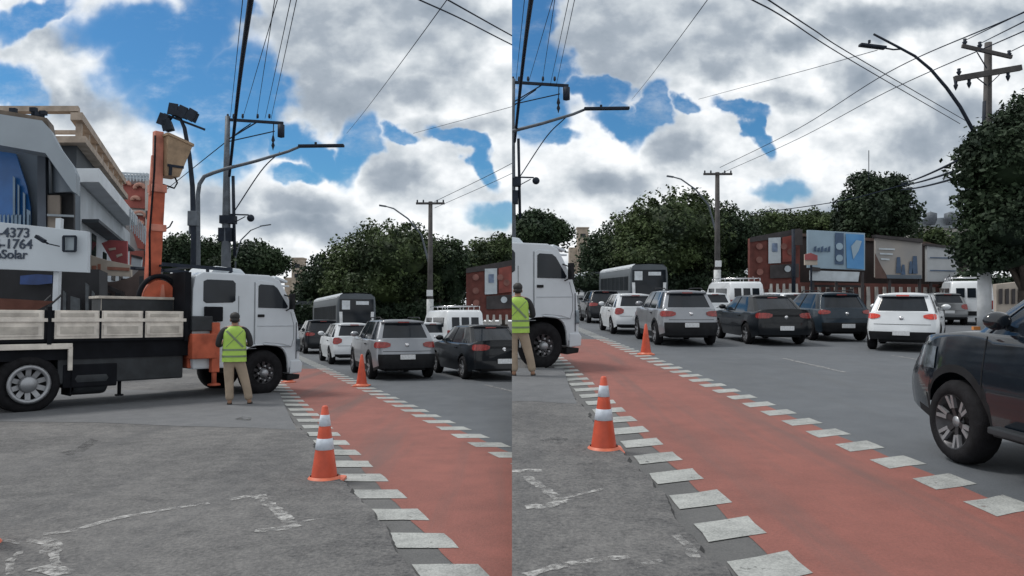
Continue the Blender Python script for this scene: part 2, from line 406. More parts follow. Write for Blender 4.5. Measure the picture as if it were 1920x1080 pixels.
# ------------------------------------------------------------------ vehicles
def wheel(parent, x, y, r, w, side, dark=False, spokes=5, name='wheel', rk=.66, double=False):
    """side: +1 when the outer face looks to +y"""
    me = MB(); h = w / 2
    me.lathe([(r * rk, -h), (r * .9, -h), (r, -h * .6), (r, h * .6), (r * .9, h), (r * rk, h), (r * (rk - .04), h * .5), (r * (rk - .04), -h * .5), (r * rk, -h)], (x, y, r), 'y', 28)
    t = me.build(name, m_tyre, parent)
    me = MB(); rm = r * rk; f = y + side * h * .55
    me.lathe([(rm, y + side * h * .98), (rm * .93, y + side * h * .9), (rm * .9, f - side * .02), (0.001, f - side * .05)], (x, 0, r), 'y', 28, 1)
    for k in range(spokes):
        a = 2 * math.pi * k / spokes + .3
        c = Vector((math.cos(a), 0, math.sin(a)))
        p0 = Vector((x, f, r)) + c * rm * .12; p1 = Vector((x, f + side * h * .3, r)) + c * rm * .95
        if double:
            e = Vector((-c.z, 0, c.x)) * rm * .16; m_ = p0.lerp(p1, .45)
            for s_ in (-1, 1): me.bar(m_ + e * s_ * .4, p1 + e * s_, rm * .13, .03, 0, (0, 1, 0))
            me.bar(p0, m_, rm * .2, .02, 1, (0, 1, 0))
        else: me.bar(p0, p1, rm * .26, .025, 0, (0, 1, 0))
    me.lathe([(.001, f + side * .02), (rm * .2, f + side * .015), (rm * .22, f - side * .03)], (x, 0, r), 'y', 16, 0)
    me.build('rim', [m_rimd if dark else m_rim, m_rimd], t)
    return t

def lerp(a, b, t): return a + (b - a) * t
def cl01(x): return max(0., min(1., x))
def sst(x): x = cl01(x); return x * x * (3 - 2 * x)

def make_car(name, label, cat, loc, heading, P, paint, group='cars queuing in the street', lit=False, dark_rim=False, label_extra=None):
    t = thing(name, label, cat, loc, heading, group)
    L, Wd, H = P['L'], P['W'], P['H']; hl = L / 2; hw = Wd / 2
    belt, hood, tail, sill = P['belt'], P['hood'], P.get('tail', P['belt']), P.get('sill', .22)
    r = P['r']; xf, xr = P['xf'], P['xr']; ra = r + .07
    xrb, xrt, xft, xfb = P['gh']; clad = P.get('clad', .0)
    lr, lf = P.get('lean_r', .12), P.get('lean_f', .3)
    def wf(x): return hw * (1 - P.get('taper', .11) * cl01((abs(x) - (hl - .75)) / .75) ** 2.0)
    def prof(z):
        q = (z - sill) / (belt - sill)
        return lerp(.945, 1.0, sst(q / .45)) if q < .45 else lerp(1.0, .93, cl01((q - .45) / .55) ** 1.5)
    def zt(x):
        if x < xrb: return lerp(tail, belt, sst((x + hl) / max(.01, xrb + hl)))
        if x < xfb: return belt
        return lerp(belt, hood, cl01((x - xfb) / (hl - xfb)) ** 1.6) 
    def lean(z):
        q = (z - .48) / (belt - .48)
        return (lr * cl01(q) ** 1.4 + .06 * cl01((.48 - z) / .3), lf * cl01((z - .5) / (hood - .5)) ** 2.2 + .08 * cl01((.42 - z) / .25))
    def X(x, z):
        a, b = lean(z); e = cl01((-x - (hl - .5)) / .5) ** 2; g = cl01((x - (hl - .6)) / .6) ** 2
        return x + e * a - g * b
    xs = sorted(set([round(lerp(-hl, hl, i / 44), 3) for i in range(45)] + [round(c + ra * math.sin(R(a)), 3) for c in (xf, xr) for a in range(-90, 91, 15)]))
    def zb(x):
        z = sill + .10 * cl01((abs(x) - (hl - .5)) / .5)
        for c in (xf, xr):
            if abs(x - c) <= ra: z = max(z, r + math.sqrt(max(0, ra * ra - (x - c) ** 2)) )
        return z
    me = MB(); nr = 10
    sideg = {}
    for s in (-1, 1):
        rows = []
        for x in xs:
            b_, t_ = zb(x), zt(x)
            rows.append([(X(x, lerp(b_, t_, j / nr)), s * wf(x) * prof(lerp(b_, t_, j / nr)), lerp(b_, t_, j / nr)) for j in range(nr + 1)])
        sideg[s] = rows
        def mf(i, j, rows=rows):
            z = (rows[i][j][2] + rows[i][j + 1][2]) / 2
            if z < clad: return 1
            if clad:
                for c in (xf, xr):
                    if math.hypot((rows[i][j][0] + rows[i + 1][j][0]) / 2 - c, z - r) < ra + .07: return 1
            return 0
        me.grid(rows, mf=mf)
    ny = 9
    rows = []
    for a, b in zip(sideg[-1], sideg[1]):
        p, q = Vector(a[-1]), Vector(b[-1]); rows.append([p.lerp(q, sst(i / (ny - 1)) if False else i / (ny - 1)) + Vector((0, 0, .035 * (1 - (2 * i / (ny - 1) - 1) ** 2))) for i in range(ny)])
    me.grid(rows)
    for e, sg in ((0, -1), (-1, 1)):
        rows = []
        for j in range(nr + 1):
            p, q = Vector(sideg[-1][e][j]), Vector(sideg[1][e][j])
            rows.append([p.lerp(q, i / (ny - 1)) + Vector((sg * .09 * (1 - abs(2 * i / (ny - 1) - 1) ** 2.5), 0, (.035 * (1 - (2 * i / (ny - 1) - 1) ** 2)) if j == nr else 0)) for i in range(ny)])
        cz = P.get('clad_r', clad) if e == 0 else clad
        me.grid(rows, mf=lambda i, j, rows=rows: 1 if (rows[i][j].z + rows[i + 1][j].z) / 2 < cz else 0)
    me.build('body', [paint, m_blackp], t)
    ub = MB(); ub.box((0, 0, sill + .16), (L * .9, Wd * .62, .28)); ub.box(((xf + xr) / 2, 0, sill + .18), (abs(xf - xr) - 2 * ra, Wd * .9, .3)); ub.build('underbody', m_blackp, t)
    # rear surface helper
    def rp(s, d, z, off=.012):      # d: distance along the perimeter from the rear corner (negative: forward along the flank)
        w_ = wf(-hl) * prof(z)
        if d <= 0:
            x = -hl - d; return Vector((X(x, z) - (off if d > -.05 else 0), s * (wf(x) * prof(z) + off), z))
        y = w_ - d; q = abs(y) / w_
        return Vector((X(-hl, z) - .09 * (1 - q ** 2.5) - off, s * y, z))
    def fp(s, d, z, off=.012):
        w_ = wf(hl) * prof(z)
        if d <= 0:
            x = hl + d; return Vector((X(x, z) + (off if d > -.05 else 0), s * (wf(x) * prof(z) + off), z))
        y = w_ - d; q = abs(y) / w_
        return Vector((X(hl, z) + .09 * (1 - q ** 2.5) + off, s * y, z))
    tl = P.get('tl', (-.22, .26, .72, .90))
    for s in (-1, 1):
        me = MB(); ds = [lerp(tl[0], tl[1], i / 6) for i in range(7)]
        zz = [lerp(tl[2], tl[3], j / 4) for j in range(5)]
        rows = [[rp(s, d, lerp(z, (tl[2] + tl[3]) / 2, .55 * cl01((d - tl[1] + .12) / .12) + (.5 * cl01((tl[0] + .1 - d) / .1))), .014) for d in ds] for z in zz]
        me.grid(rows); me.grid([[Vector(p) + Vector((.03, -s * .02, 0)) for p in r] for r in rows])
        me.build('tail_lamp', m_taillit if lit else m_tail, t)
        me = MB(); ds = [lerp(-P.get('hlw', .35), .34, i / 6) for i in range(7)]; zz = [lerp(hood - P.get('hlh', .17), hood - .03, j / 3) for j in range(4)]
        me.grid([[fp(s, d, z, .01) for d in ds] for z in zz]); me.build('headlight', m_lens, t)
    zp = P.get('plate', .62)
    xp = rp(1, wf(-hl) * .98, zp).x
    me = MB(); me.box((xp - .022, 0, zp), (.03, .40, .125)); me.build('number_plate', m_plate, t, bevel=.004)
    if L > 0:
        for s in (-1, 1):
            for xc in (lerp(xrb, xfb, .22), lerp(xrb, xfb, .56), lerp(xrb, xfb, .93)):
                zz_ = [lerp(max(sill + .12, zb(xc) + .03), belt - .02, j / 5) for j in range(6)]
                me = MB(); me.grid([[Vector((xc - .006, s * (wf(xc) * prof(z) + .003), z)), Vector((xc + .006, s * (wf(xc) * prof(z) + .003), z))] for z in zz_]); me.build('door_seam', m_blackp, t)
    me = MB(); zz_ = P.get('seam_z', clad + .12 if clad else .56)
    me.grid([[rp(1, lerp(.12, 2 * wf(-hl) - .12, i / 10), belt - .30 + dz, .004) for i in range(11)] for dz in (-.006, .006)]); me.build('tailgate_seam', m_blackp, t)
    me = MB(); xe = rp(1, wf(-hl) * .98, belt - .12).x; me.lathe([(.001, -.01), (.05, -.01), (.055, .01)], (xe, 0, belt - .14), 'x', 14); me.build('badge', m_chrome, t)
    if P.get('strip'):
        me = MB(); z = P['strip']; me.grid([[rp(1, lerp(.25, 2 * wf(-hl) - .25, i / 10), z + dz, .012) for i in range(11)] for dz in (-.025, .025)]); me.build('tailgate_trim', P.get('strip_m', m_chrome), t)
    # glasshouse
    wb, wr, zr = hw * .915, hw * P.get('roofw', .72), H - .06
    n = 12
    def gp(s, i, f, off=0.):
        q = i / n; xb = lerp(xrb, xfb, q); xt = lerp(xrt, xft, q)
        y = lerp(wb, wr, f ** 1.15); z = lerp(belt - .01, zr, f)
        # rounded plan corners
        cr_ = .06 * (cl01(1 - i / 1.2) + cl01(1 - (n - i) / 1.2))
        return Vector((lerp(xb, xt, f), s * (y - cr_ + off), z))
    def gend(i, q, f, off=0.):      # across the car at the rear (i=0) or front (i=n)
        a, b = gp(-1, i, f), gp(1, i, f); p = a.lerp(b, q); sg = -1 if i == 0 else 1
        return p + Vector((sg * (.07 * (1 - (2 * q - 1) ** 2) + off), 0, off * .6))
    me = MB(); fr = [0, .2, .4, .6, .8, 1.0]
    for s in (-1, 1): me.grid([[gp(s, i, f) for i in range(n + 1)] for f in fr])
    for i in (0, n): me.grid([[gend(i, q / 8, f) for q in range(9)] for f in fr])
    me.build('windows', m_glass, t)
    me = MB()
    # roof skin with rounded rim
    def rpnt(q, k, dz=0):
        a = gend(0, k, 1.0); b = gend(n, k, 1.0); p = a.lerp(b, q)
        over = -P.get('spoiler', .05) * (1 - q) * (1 if q == 0 else 0)
        e = (2 * k - 1)
        return Vector((p.x + over, p.y * 1.02, zr + dz + .06 * (1 - abs(e) ** 3) * (1 if dz >= 0 else 0) * (1 - .35 * (2 * q - 1) ** 4)))
    me.grid([[rpnt(q / 8, k / 10) for k in range(11)] for q in range(9)])
    me.grid([[rpnt(q / 8, k / 10, -.045) for k in range(11)] for q in range(9)])
    for k in (0, 10): me.grid([[rpnt(q / 8, k / 10, 0), rpnt(q / 8, k / 10, -.045)] for q in range(9)][0:9])
    for q in (0, 8): me.grid([[rpnt(q / 8, k / 10, dz) for k in range(11)] for dz in (0, -.045)])
    me.build('roof', paint, t)
    for s in (-1, 1):
        for (i0, i1, j0, j1, mi) in P.get('pillars', ((0, 1.7, 0, 1.0, 0), (6.2, 6.7, 6.0, 6.4, 1), (11.4, 12, 11.5, 12, 0))):
            me = MB(); me.grid([[gp(s, lerp(i0, j0, f), f, .008), gp(s, lerp(i1, j1, f), f, .008)] for f in fr], mi)
            if i0 == 0 or i0 > 11:
                i = 0 if i0 == 0 else n; qa = (0, .0425, .085) if s < 0 else (1, .9575, .915)
                me.grid([[gend(i, q, f, .008) for q in qa] for f in fr])
                me.grid([[gend(i, qa[0], f, .008), gp(s, i, f, .008)] for f in fr])
            me.build('pillar', [paint, m_blackp], t)
    me = MB(); me.grid([[gend(0, q / 8, f, .009) for q in range(9)] for f in (0, P.get('glass_low', .12))]); me.build('window_sill', paint, t)
    if P.get('rails'):
        for s in (-1, 1):
            me = MB(); me.tube([gp(s, i, 1.0, -.09) + Vector((0, 0, .06 + (.05 if 1 < i < 11 else 0))) for i in range(0, 13)], .018, 6); me.build('roof_rail', m_chrome if P['rails'] == 2 else m_blackp, t)
    for s in (-1, 1):
        for x, dk in ((xf, 1), (xr, 1)): wheel(t, x, s * (hw - .11), r, .21 if r < .36 else .25, s, dark_rim, P.get('spokes', 5), double=r > .36)
        me = MB(); mx_ = gp(s, 10.6, .12); me.ball((mx_.x - .02, mx_.y + s * .13, mx_.z + .07), (.07, .12, .08)); me.bar(mx_, (mx_.x, mx_.y + s * .08, mx_.z + .04), .06, .04); me.build('side_mirror', P.get('mirror', paint), t)
    me = MB(); c = gend(0, .5, 1.0); me.box((c.x - P.get('spoiler', .05) + .0, 0, zr - .02), (.03, .3, .03)); me.build('brake_lamp', m_taillit if lit else m_tail, t)
    for s in (-1, 1): me = MB(); me.box((lerp(xrb, xfb, .36), s * (hw * .985), belt - .13), (.17, .03, .03)); me.build('door_handle', m_blackp, t)
    return t

HATCH = dict(L=3.9, W=1.72, H=1.5, belt=.98, hood=.80, r=.31, xf=1.25, xr=-1.22, gh=(-1.78, -1.5, .3, 1.02), lean_r=.10, tl=(-.16, .24, .74, .98), plate=.62, clad_r=.36, spoiler=.07, pillars=((0, 2.2, 0, 1.3, 0), (6.6, 7.1, 6.4, 6.8, 1), (11.4, 12, 11.5, 12, 0)))
SUVC = dict(L=4.2, W=1.78, H=1.62, belt=1.07, hood=.92, r=.335, xf=1.32, xr=-1.28, gh=(-1.86, -1.5, .35, 1.1), lean_r=.12, tl=(-.3, .3, .86, 1.02), plate=.62, clad=.36, clad_r=.66, spoiler=.1, rails=1, glass_low=.1, taper=.13, pillars=((0, 2.6, 0, 1.8, 0), (6.4, 6.9, 6.2, 6.6, 1), (11.4, 12, 11.5, 12, 0)))
SEDAN = dict(L=4.4, W=1.74, H=1.47, belt=.97, hood=.82, tail=1.04, r=.315, xf=1.38, xr=-1.28, gh=(-1.72, -1.08, .35, 1.15), lean_r=.06, tl=(-.22, .34, .80, .96), plate=.52, clad_r=.34, glass_low=.06, strip=.88, strip_m=m_blackp, pillars=((0, 1.8, 0, .9, 0), (6.6, 7.0, 6.3, 6.7, 1), (11.4, 12, 11.5, 12, 0)))
CROSS = dict(L=4.1, W=1.76, H=1.55, belt=1.02, hood=.88, r=.32, xf=1.28, xr=-1.26, gh=(-1.84, -1.5, .35, 1.08), lean_r=.12, tl=(-.2, .24, .86, 1.0), plate=.50, clad=.3, clad_r=.60, spoiler=.1, glass_low=.1, pillars=((0, 2.4, 0, 1.6, 0), (6.4, 6.9, 6.2, 6.6, 1), (11.4, 12, 11.5, 12, 0)))
BIG = dict(L=4.75, W=1.9, H=1.82, belt=1.22, hood=1.09, r=.385, xf=1.45, xr=-1.4, gh=(-2.1, -1.75, .5, 1.3), lean_r=.12, lean_f=.26, tl=(-.3, .3, .9, 1.1), plate=.7, clad=.42, rails=1, sill=.34, taper=.14, spokes=6, hlw=.62, hlh=.24)

def paint_mat(name, c, metal=0., rough=.32): return mat(name, c, rough, metal, .06, 2.5, coat=.35 if max(c) < .1 else .5, spec=.2 if max(c) < .1 else .5)
pm_silver = paint_mat('silver_grey_paint', (.24, .255, .28), .4)
pm_white = paint_mat('white_paint', (.60, .63, .66))
pm_black = paint_mat('black_paint', (.006, .008, .011))
pm_navy = paint_mat('dark_slate_paint', (.018, .030, .044), .1)
pm_charc = paint_mat('charcoal_paint', (.014, .017, .022), .0)
pm_gloss = mat('blue_black_gloss_paint', (.005, .009, .015), .2, 0, .1, 2, coat=.9, spec=.3)
pm_grey = paint_mat('grey_paint', (.16, .17, .18), .4)

def heading(extra=0):           # along the street, away from the camera
    return math.atan2(1, KL[cur]) + R(extra)
def put_rear(u, v, P, extra=0):
    """place so that the middle of the rear bumper stands above the ground pixel (u, v)"""
    g = gnd(u, v); a = heading(extra); return Vector((g.x + math.cos(a) * P['L'] / 2, g.y + math.sin(a) * P['L'] / 2, 0)), a

def make_bus(label, loc, a):
    t = thing('city_bus', label, 'bus', loc, a, 'buses in the traffic')
    pb = mat('bus_paint', (.09, .105, .12), .6, 0, .1, 2)
    L, Wd, H = 14.0, 2.6, 3.4
    me = MB(); rows = []
    # rounded box: cross-section loft along the length
    def sec(x, k):
        w, h = Wd / 2 * k, H - (1 - k) * .5
        pts = [(-w, .35), (-w * 1.0, 1.0), (-w, 2.6), (-w + .06, h - .25), (-w + .28, h - .04), (0, h), (w - .28, h - .04), (w - .06, h - .25), (w, 2.6), (w, 1.0), (w, .35)]
        return [(x, y, z) for y, z in pts]
    for x, k in ((-L / 2, .95), (-L / 2 + .12, .99), (-L / 2 + .4, 1), (L / 2 - .5, 1), (L / 2 - .15, .98), (L / 2, .93)): rows.append(sec(x, k))
    me.grid(rows)
    me.add(rows[0], [list(range(11))]); me.add(rows[-1], [list(range(11))])
    me.box((0, 0, .45), (L * .95, Wd * .9, .3))
    me.build('body', pb, t)
    me = MB(); me.grid([[(x, y * k_, z) for y, z in ((-1.26, H - .32), (-1.2, H - .16), (-.98, H - .01), (-.5, H + .03), (.5, H + .03), (.98, H - .01), (1.2, H - .16), (1.26, H - .32))] for x, k_ in ((-L / 2 - .015, .94), (-L / 2 + .4, 1), (L / 2 - .4, 1), (L / 2 + .01, .94))]); me.build('roof', mat('bus_roof_white', (.42, .45, .48), .5, 0, .1, 2), t)
    me = MB(); me.box((0, Wd / 2 + .004, 1.28), (L * .93, .012, .3)); me.build('side_band', mat('bus_roof_white', (.42, .45, .48)), t)
    me = MB(); x0 = -L / 2 - .012
    me.slab([(x0, -1.16, 1.2), (x0, 1.16, 1.2), (x0, 1.12, 3.0), (x0, -1.12, 3.0)], (.03, 0, 0)); me.build('rear_window', m_glass, t)
    me = MB()
    me.slab([(x0 - .012, .05, 2.62), (x0 - .012, -.8, 2.62), (x0 - .012, -.8, 2.86), (x0 - .012, .05, 2.86)], (.01, 0, 0)); me.build('destination_sign', mat('sign_white', (.62, .66, .7), .5), t)
    me = MB(); me.slab([(x0 - .012, .98, 2.3), (x0 - .012, .45, 2.3), (x0 - .012, .45, 2.9), (x0 - .012, .98, 2.9)], (.01, 0, 0)); me.build('notice_panel', mat('notice_white', (.6, .64, .68), .5), t)
    for s in (-1, 1):
        me = MB(); me.slab([(x0 - .014, s * 1.12, 1.3), (x0 - .014, s * .92, 1.3), (x0 - .014, s * .95, 2.15), (x0 - .014, s * 1.16, 2.15)], (.012, 0, 0)); me.build('corner_panel', mat('panel_white', (.7, .72, .74), .45), t)
        me = MB()
        for k in range(7):
            xa = -L / 2 + .55 + k * 1.75; me.box((xa + .8, s * (Wd / 2 + .004), 2.1), (1.6, .02, .95))
        me.build('side_windows', mat('bus_side_glass', (.014, .018, .022), .6, 0, .3, 2, spec=.06), t)
        me = MB(); me.box((x0, s * .95, .95), (.03, .22, .35)); me.build('tail_lamp', m_tail, t)
        for x in (-3.3, 3.2): wheel(t, x, s * (Wd / 2 - .16), .48, .28, s, True, 8)
    me = MB(); me.box((x0 + .02, 0, .55), (.12, 2.3, .32)); me.build('bumper', m_blackp, t, bevel=.02)
    return t

def make_van(label, loc, a):
    t = thing('delivery_van', label, 'van', loc, a, 'vans in the traffic')
    L, Wd, H = 4.6, 1.75, 2.05
    me = MB()
    prof = [(-2.3, .35), (-2.3, 1.1), (-2.2, 1.95), (-2.05, 2.05), (1.0, 2.05), (1.3, 1.95), (1.85, 1.25), (2.25, 1.05), (2.3, .4)]
    rows = []
    for y, k in ((-Wd / 2, .97), (-Wd / 2 + .0, 1), (Wd / 2, 1)): pass
    V = []
    for y, sc, tz in ((-Wd / 2, .98, -.06), (-Wd / 2 + .09, 1.0, 0), (Wd / 2 - .09, 1.0, 0), (Wd / 2, .98, -.06)):
        rows.append([(x * sc, y * (1 - .07 * cl01((z - 1.1) / 1)), z + (tz if z > 1.9 else 0)) for x, z in prof])
    me.grid(rows); me.add(rows[0], [list(range(9))]); me.add(rows[-1], [list(range(9))]); me.build('body', pm_white, t)
    for y in (-.45, 0, .45):
        me = MB(); me.slab([(-2.31, y - .17, 1.28), (-2.31, y + .17, 1.28), (-2.245, y + .17, 1.72), (-2.245, y - .17, 1.72)], (.02, 0, 0)); me.build('rear_window', m_glass, t)
    for s in (-1, 1):
        me = MB(); me.box((-.9, s * (Wd / 2 - .02), 1.5), (1.7, .02, .42)); me.box((.75, s * (Wd / 2 - .02), 1.5), (.9, .02, .42)); me.build('side_window', m_glass, t)
        me = MB(); me.box((-2.3, s * .78, .95), (.06, .12, .4)); me.build('tail_lamp', m_tail, t)
        for x in (-1.5, 1.45): wheel(t, x, s * (Wd / 2 - .1), .32, .2, s)
        me = MB(); me.tube([(1.5, s * .9, 1.35), (1.55, s * 1.08, 1.4)], .02, 6); me.box((1.55, s * 1.1, 1.42), (.05, .1, .25)); me.build('side_mirror', m_blackp, t)
    me = MB(); me.box((-2.33, 0, .55), (.12, 1.7, .2)); me.build('bumper', m_blackp, t, bevel=.01)
    me = MB()
    for s in (-1, 1): me.tube([(-2.0, s * .75, 2.22), (.9, s * .75, 2.22)], .02, 6)
    for x in (-2.0, -1.2, -.4, .4, .9):
        me.tube([(x, -.75, 2.22), (x, .75, 2.22)], .018, 6)
        for s in (-1, 1): me.tube([(x, s * .75, 2.0), (x, s * .75, 2.22)], .018, 6)
    for y in (-.4, 0, .4): me.tube([(-2.0, y, 2.22), (-2.0, y, 2.3)], .015, 6)
    me.build('roof_rack', m_chrome, t)
    return t

# ------------------------------------------------------------------ the crane truck
m_cab = mat('cab_white_paint', (.49, .535, .58), .35, 0, .06, 2, coat=.3)
m_orange = mat('crane_orange', (.37, .085, .045), .6, 0, .45, 3, spec=.3)
m_orangef = mat('crane_orange_faded', (.42, .165, .12), .6, 0, .35, 3, spec=.3)
m_bed = mat('bed_board_cream', (.60, .56, .51), .7, 0, .22, 5, .3, 30)
m_bedd = mat('bed_board_dark', (.42, .39, .35), .75, 0, .25, 5, .3, 30)
m_frame = mat('truck_frame_black', (.007, .008, .011), .75, 0, .3, 4, spec=.12)
m_tank = mat('tank_grey', (.028, .032, .037), .5, .1, .3, 4, spec=.3)
m_buck = mat('bucket_beige', (.27, .19, .12), .6, 0, .25, 6)

def make_truck(label, loc, rz):
    t = thing('crane_truck', label, 'truck', loc, rz)
    WT = 2.25
    # cab: side profile with the wheel arch cut out, x forward, y away from the camera
    arch = [(4.35 + .54 * math.copysign(abs(math.cos(R(a))) ** .6, math.cos(R(a))), .46 + .60 * abs(math.sin(R(a))) ** .6) for a in range(0, 181, 15)]
    prof = [(5.16, .55)] + [(arch[0][0], .55)] + arch[1:-1] + [(arch[-1][0], .62), (2.82, .62), (2.78, 1.0), (2.79, 2.2), (2.84, 2.48), (3.0, 2.57), (4.45, 2.56), (4.68, 2.47), (4.82, 2.25), (5.04, 1.83), (5.14, 1.55), (5.19, 1.2), (5.2, .7)]
    me = MB(); me.prism(prof, (0, WT)); cab = me.build('cab', m_cab, t, bevel=.03)
    for p in cab.data.polygons: p.use_smooth = False
    def slabw(name, pts, m, y=-.012, th=.03, par=t, bev=.012):
        me = MB(); me.prism(pts, (y, y + th)); return me.build(name, m, par, bevel=bev)
    slabw('side_window', [(3.0, 1.98), (3.0, 2.38), (3.08, 2.42), (3.62, 2.42), (3.68, 2.36), (3.68, 2.0), (3.62, 1.96), (3.06, 1.94)], m_glass)
    # door: a panel proud by a few mm with window, handle and mirror
    dr = slabw('door', [(4.12, 1.05), (4.12, 2.40), (4.2, 2.44), (4.52, 2.42), (4.66, 2.32), (4.97, 1.78), (5.05, 1.5), (5.07, 1.12), (4.98, 1.02), (4.75, 1.08), (4.35, 1.12)], m_cab, -.018, .02)
    slabw('door_window', [(4.18, 1.86), (4.18, 2.32), (4.23, 2.36), (4.53, 2.35), (4.62, 2.29), (4.88, 1.9), (4.85, 1.85)], m_glass, -.030, .014, dr)
    slabw('handle', [(4.17, 1.66), (4.32, 1.66), (4.32, 1.72), (4.17, 1.72)], m_blackp, -.045, .03, dr)
    me = MB(); me.box((4.90, -.16, 2.0), (.06, .16, .34)); me.tube([(4.8, 0, 2.15), (4.84, -.15, 2.1)], .015, 6); me.tube([(4.84, 0, 1.8), (4.86, -.15, 1.85)], .015, 6); me.build('side_mirror', m_blackp, dr, bevel=.015)
    # panel lines as narrow grooves' dark gaskets
    me = MB(); me.box((4.105, -.004, 1.72), (.014, .012, 1.35)); me.build('door_seam', mat('seam_grey', (.2, .22, .24), .6), t)
    me = MB(); me.tube([(4.30, -.02, 1.08), (4.7, -.022, 1.03), (4.97, -.022, 1.02), (5.03, -.02, 1.2), (5.03, -.02, 1.5), (4.95, -.02, 1.78)], .008, 5); me.build('door_outline', mat('seam_grey', (.2, .22, .24), .6), t)
    me = MB(); me.box((4.6, -.02, 1.47), (.88, .008, .014)); me.build('door_crease', mat('crease_grey', (.3, .33, .36), .6), t)
    me = MB(); me.box((5.10, -.008, 1.15), (.012, .012, .8)); me.build('corner_seam', m_steeld, t)
    me = MB(); me.box((3.9, -.006, 1.0), (.5, .01, .012)); me.box((3.75, -.006, 1.55), (.012, .01, 1.1)); me.build('rear_panel_seam', mat('seam_grey', (.2, .22, .24), .6), t)
    me = MB(); me.add([(4.86, .12, 2.2), (4.86, WT - .12, 2.2), (5.055, WT - .12, 1.86), (5.055, .12, 1.86)], [(0, 1, 2, 3)]); me.add([(4.87, .12, 2.22), (4.87, WT - .12, 2.22), (5.075, WT - .12, 1.87), (5.075, .12, 1.87)], [(0, 1, 2, 3)]); me.build('windscreen', m_glass, t)
    # wheel arch lip and black liner
    me = MB()
    pts = [Vector((4.35 + .56 * math.copysign(abs(math.cos(R(a))) ** .6, math.cos(R(a))), -.005, .46 + .62 * abs(math.sin(R(a))) ** .6)) for a in range(0, 181, 10)]
    me.tube(pts, .02, 6); me.build('arch_lip', m_cab, t)
    me = MB(); me.grid([[(4.35 + .535 * math.copysign(abs(math.cos(R(a))) ** .6, math.cos(R(a))), y, .46 + .595 * abs(math.sin(R(a))) ** .6) for a in range(0, 181, 10)] for y in (.015, .3, 1.0)]); me.box((4.35, .75, .8), (1.05, .5, .4)); me.build('arch_liner', m_frame, t)
    me = MB(); me.prism([(4.95, .42), (5.24, .44), (5.26, .64), (5.2, .72), (4.96, .72)], (-.02, WT + .02)); me.build('bumper', m_cab, t, bevel=.03)
    me = MB(); me.prism([(4.91, .27), (5.2, .3), (5.22, .40), (4.91, .40)], (.02, WT - .02)); me.build('lower_bumper', m_blackp, t, bevel=.02)
    me = MB(); me.box((5.14, -.025, 1.05), (.09, .03, .28)); me.build('marker_lamp', m_lens, t, bevel=.01)
    me = MB(); me.prism([(3.35, 2.56), (4.2, 2.56), (4.05, 2.70), (3.5, 2.74)], (.5, 1.7)); me.build('roof_unit', m_cab, t, bevel=.03)
    me = MB(); me.box((5.0, .4, 2.36), (.28, .05, .04)); me.box((4.9, 1.0, 2.5), (.32, 1.4, .05), rot=Matrix.Rotation(R(18), 3, 'Y')); me.build('sun_visor', m_cab, t, bevel=.01)
    # wheels
    def tw(x, y, s, dual=False):
        w = wheel(t, x, y, .48 if x > 1 else .5, .30, s, x > 1, 10, rk=.5 if x > 1 else .64)
        return w
    for x in (0.0, 4.35):
        tw(x, .17, -1); tw(x, WT - .17, 1)
    tw(0.0, .52, -1); tw(0.0, WT - .52, 1)
    # pale hub ring on the rear wheel
    me = MB(); me.lathe([(.31, -.0), (.335, -.02), (.30, -.035), (.26, -.015), (.27, .03)], (0, .0, .5), 'y', 28); me.lathe([(.001, -.03), (.12, -.03), (.14, .03)], (0, 0, .5), 'y', 18); me.build('wheel_ring', m_rim, t)
    me = MB(); me.lathe([(.001, -.07), (.06, -.07), (.08, -.03), (.1, .03)], (4.35, .0, .47), 'y', 18)
    for k in range(8): a = k * math.pi / 4; me.box((4.35 + .15 * math.cos(a), -.01, .47 + .15 * math.sin(a)), (.035, .05, .035))
    me.build('wheel_hub', m_rim, t)
    # chassis
    me = MB(); me.box((1.1, .75, .85), (8.2, .14, .28)); me.box((1.1, 1.5, .85), (8.2, .14, .28)); me.box((.4, 1.12, 1.06), (5.6, 2.15, .32)); me.build('chassis', m_frame, t)
    me = MB(); me.box((1.55, .32, .72), (2.2, .5, .52)); me.build('tool_locker', m_tank, t, bevel=.03)
    me = MB(); me.lathe([(.30, -.28), (.31, -.24), (.31, .24), (.30, .28), (.001, .28)], (1.0, .35, .55), 'x', 20); me.build('air_tank', m_tank, t)
    me = MB(); me.box((.98, .3, .60), (.9, .5, .42)); me.build('skirt', m_frame, t, bevel=.03)
    me = MB(); me.tube([(1.52, .2, .2), (1.52, .2, .5)], .035, 8); me.box((1.52, .2, .2), (.12, .1, .03)); me.build('drain_pipe', m_frame, t)
    # mudguard of the rear wheel
    me = MB(); me.box((-.2, -.01, 1.14), (1.7, .06, .1)); me.box((.62, -.01, .92), (.07, .06, .42)); me.box((-.2, .3, 1.16), (1.7, .55, .03)); me.build('mudguard', m_bed, t, bevel=.01)
    me = MB(); me.box((.66, .3, .55), (.02, .5, .6)); me.build('mud_flap', m_frame, t)
    # load bed: floor, drop sides with framed panels, posts
    me = MB(); me.box((.2, 1.12, 1.25), (5.0, 2.25, .06)); me.build('bed_floor', m_frame, t)
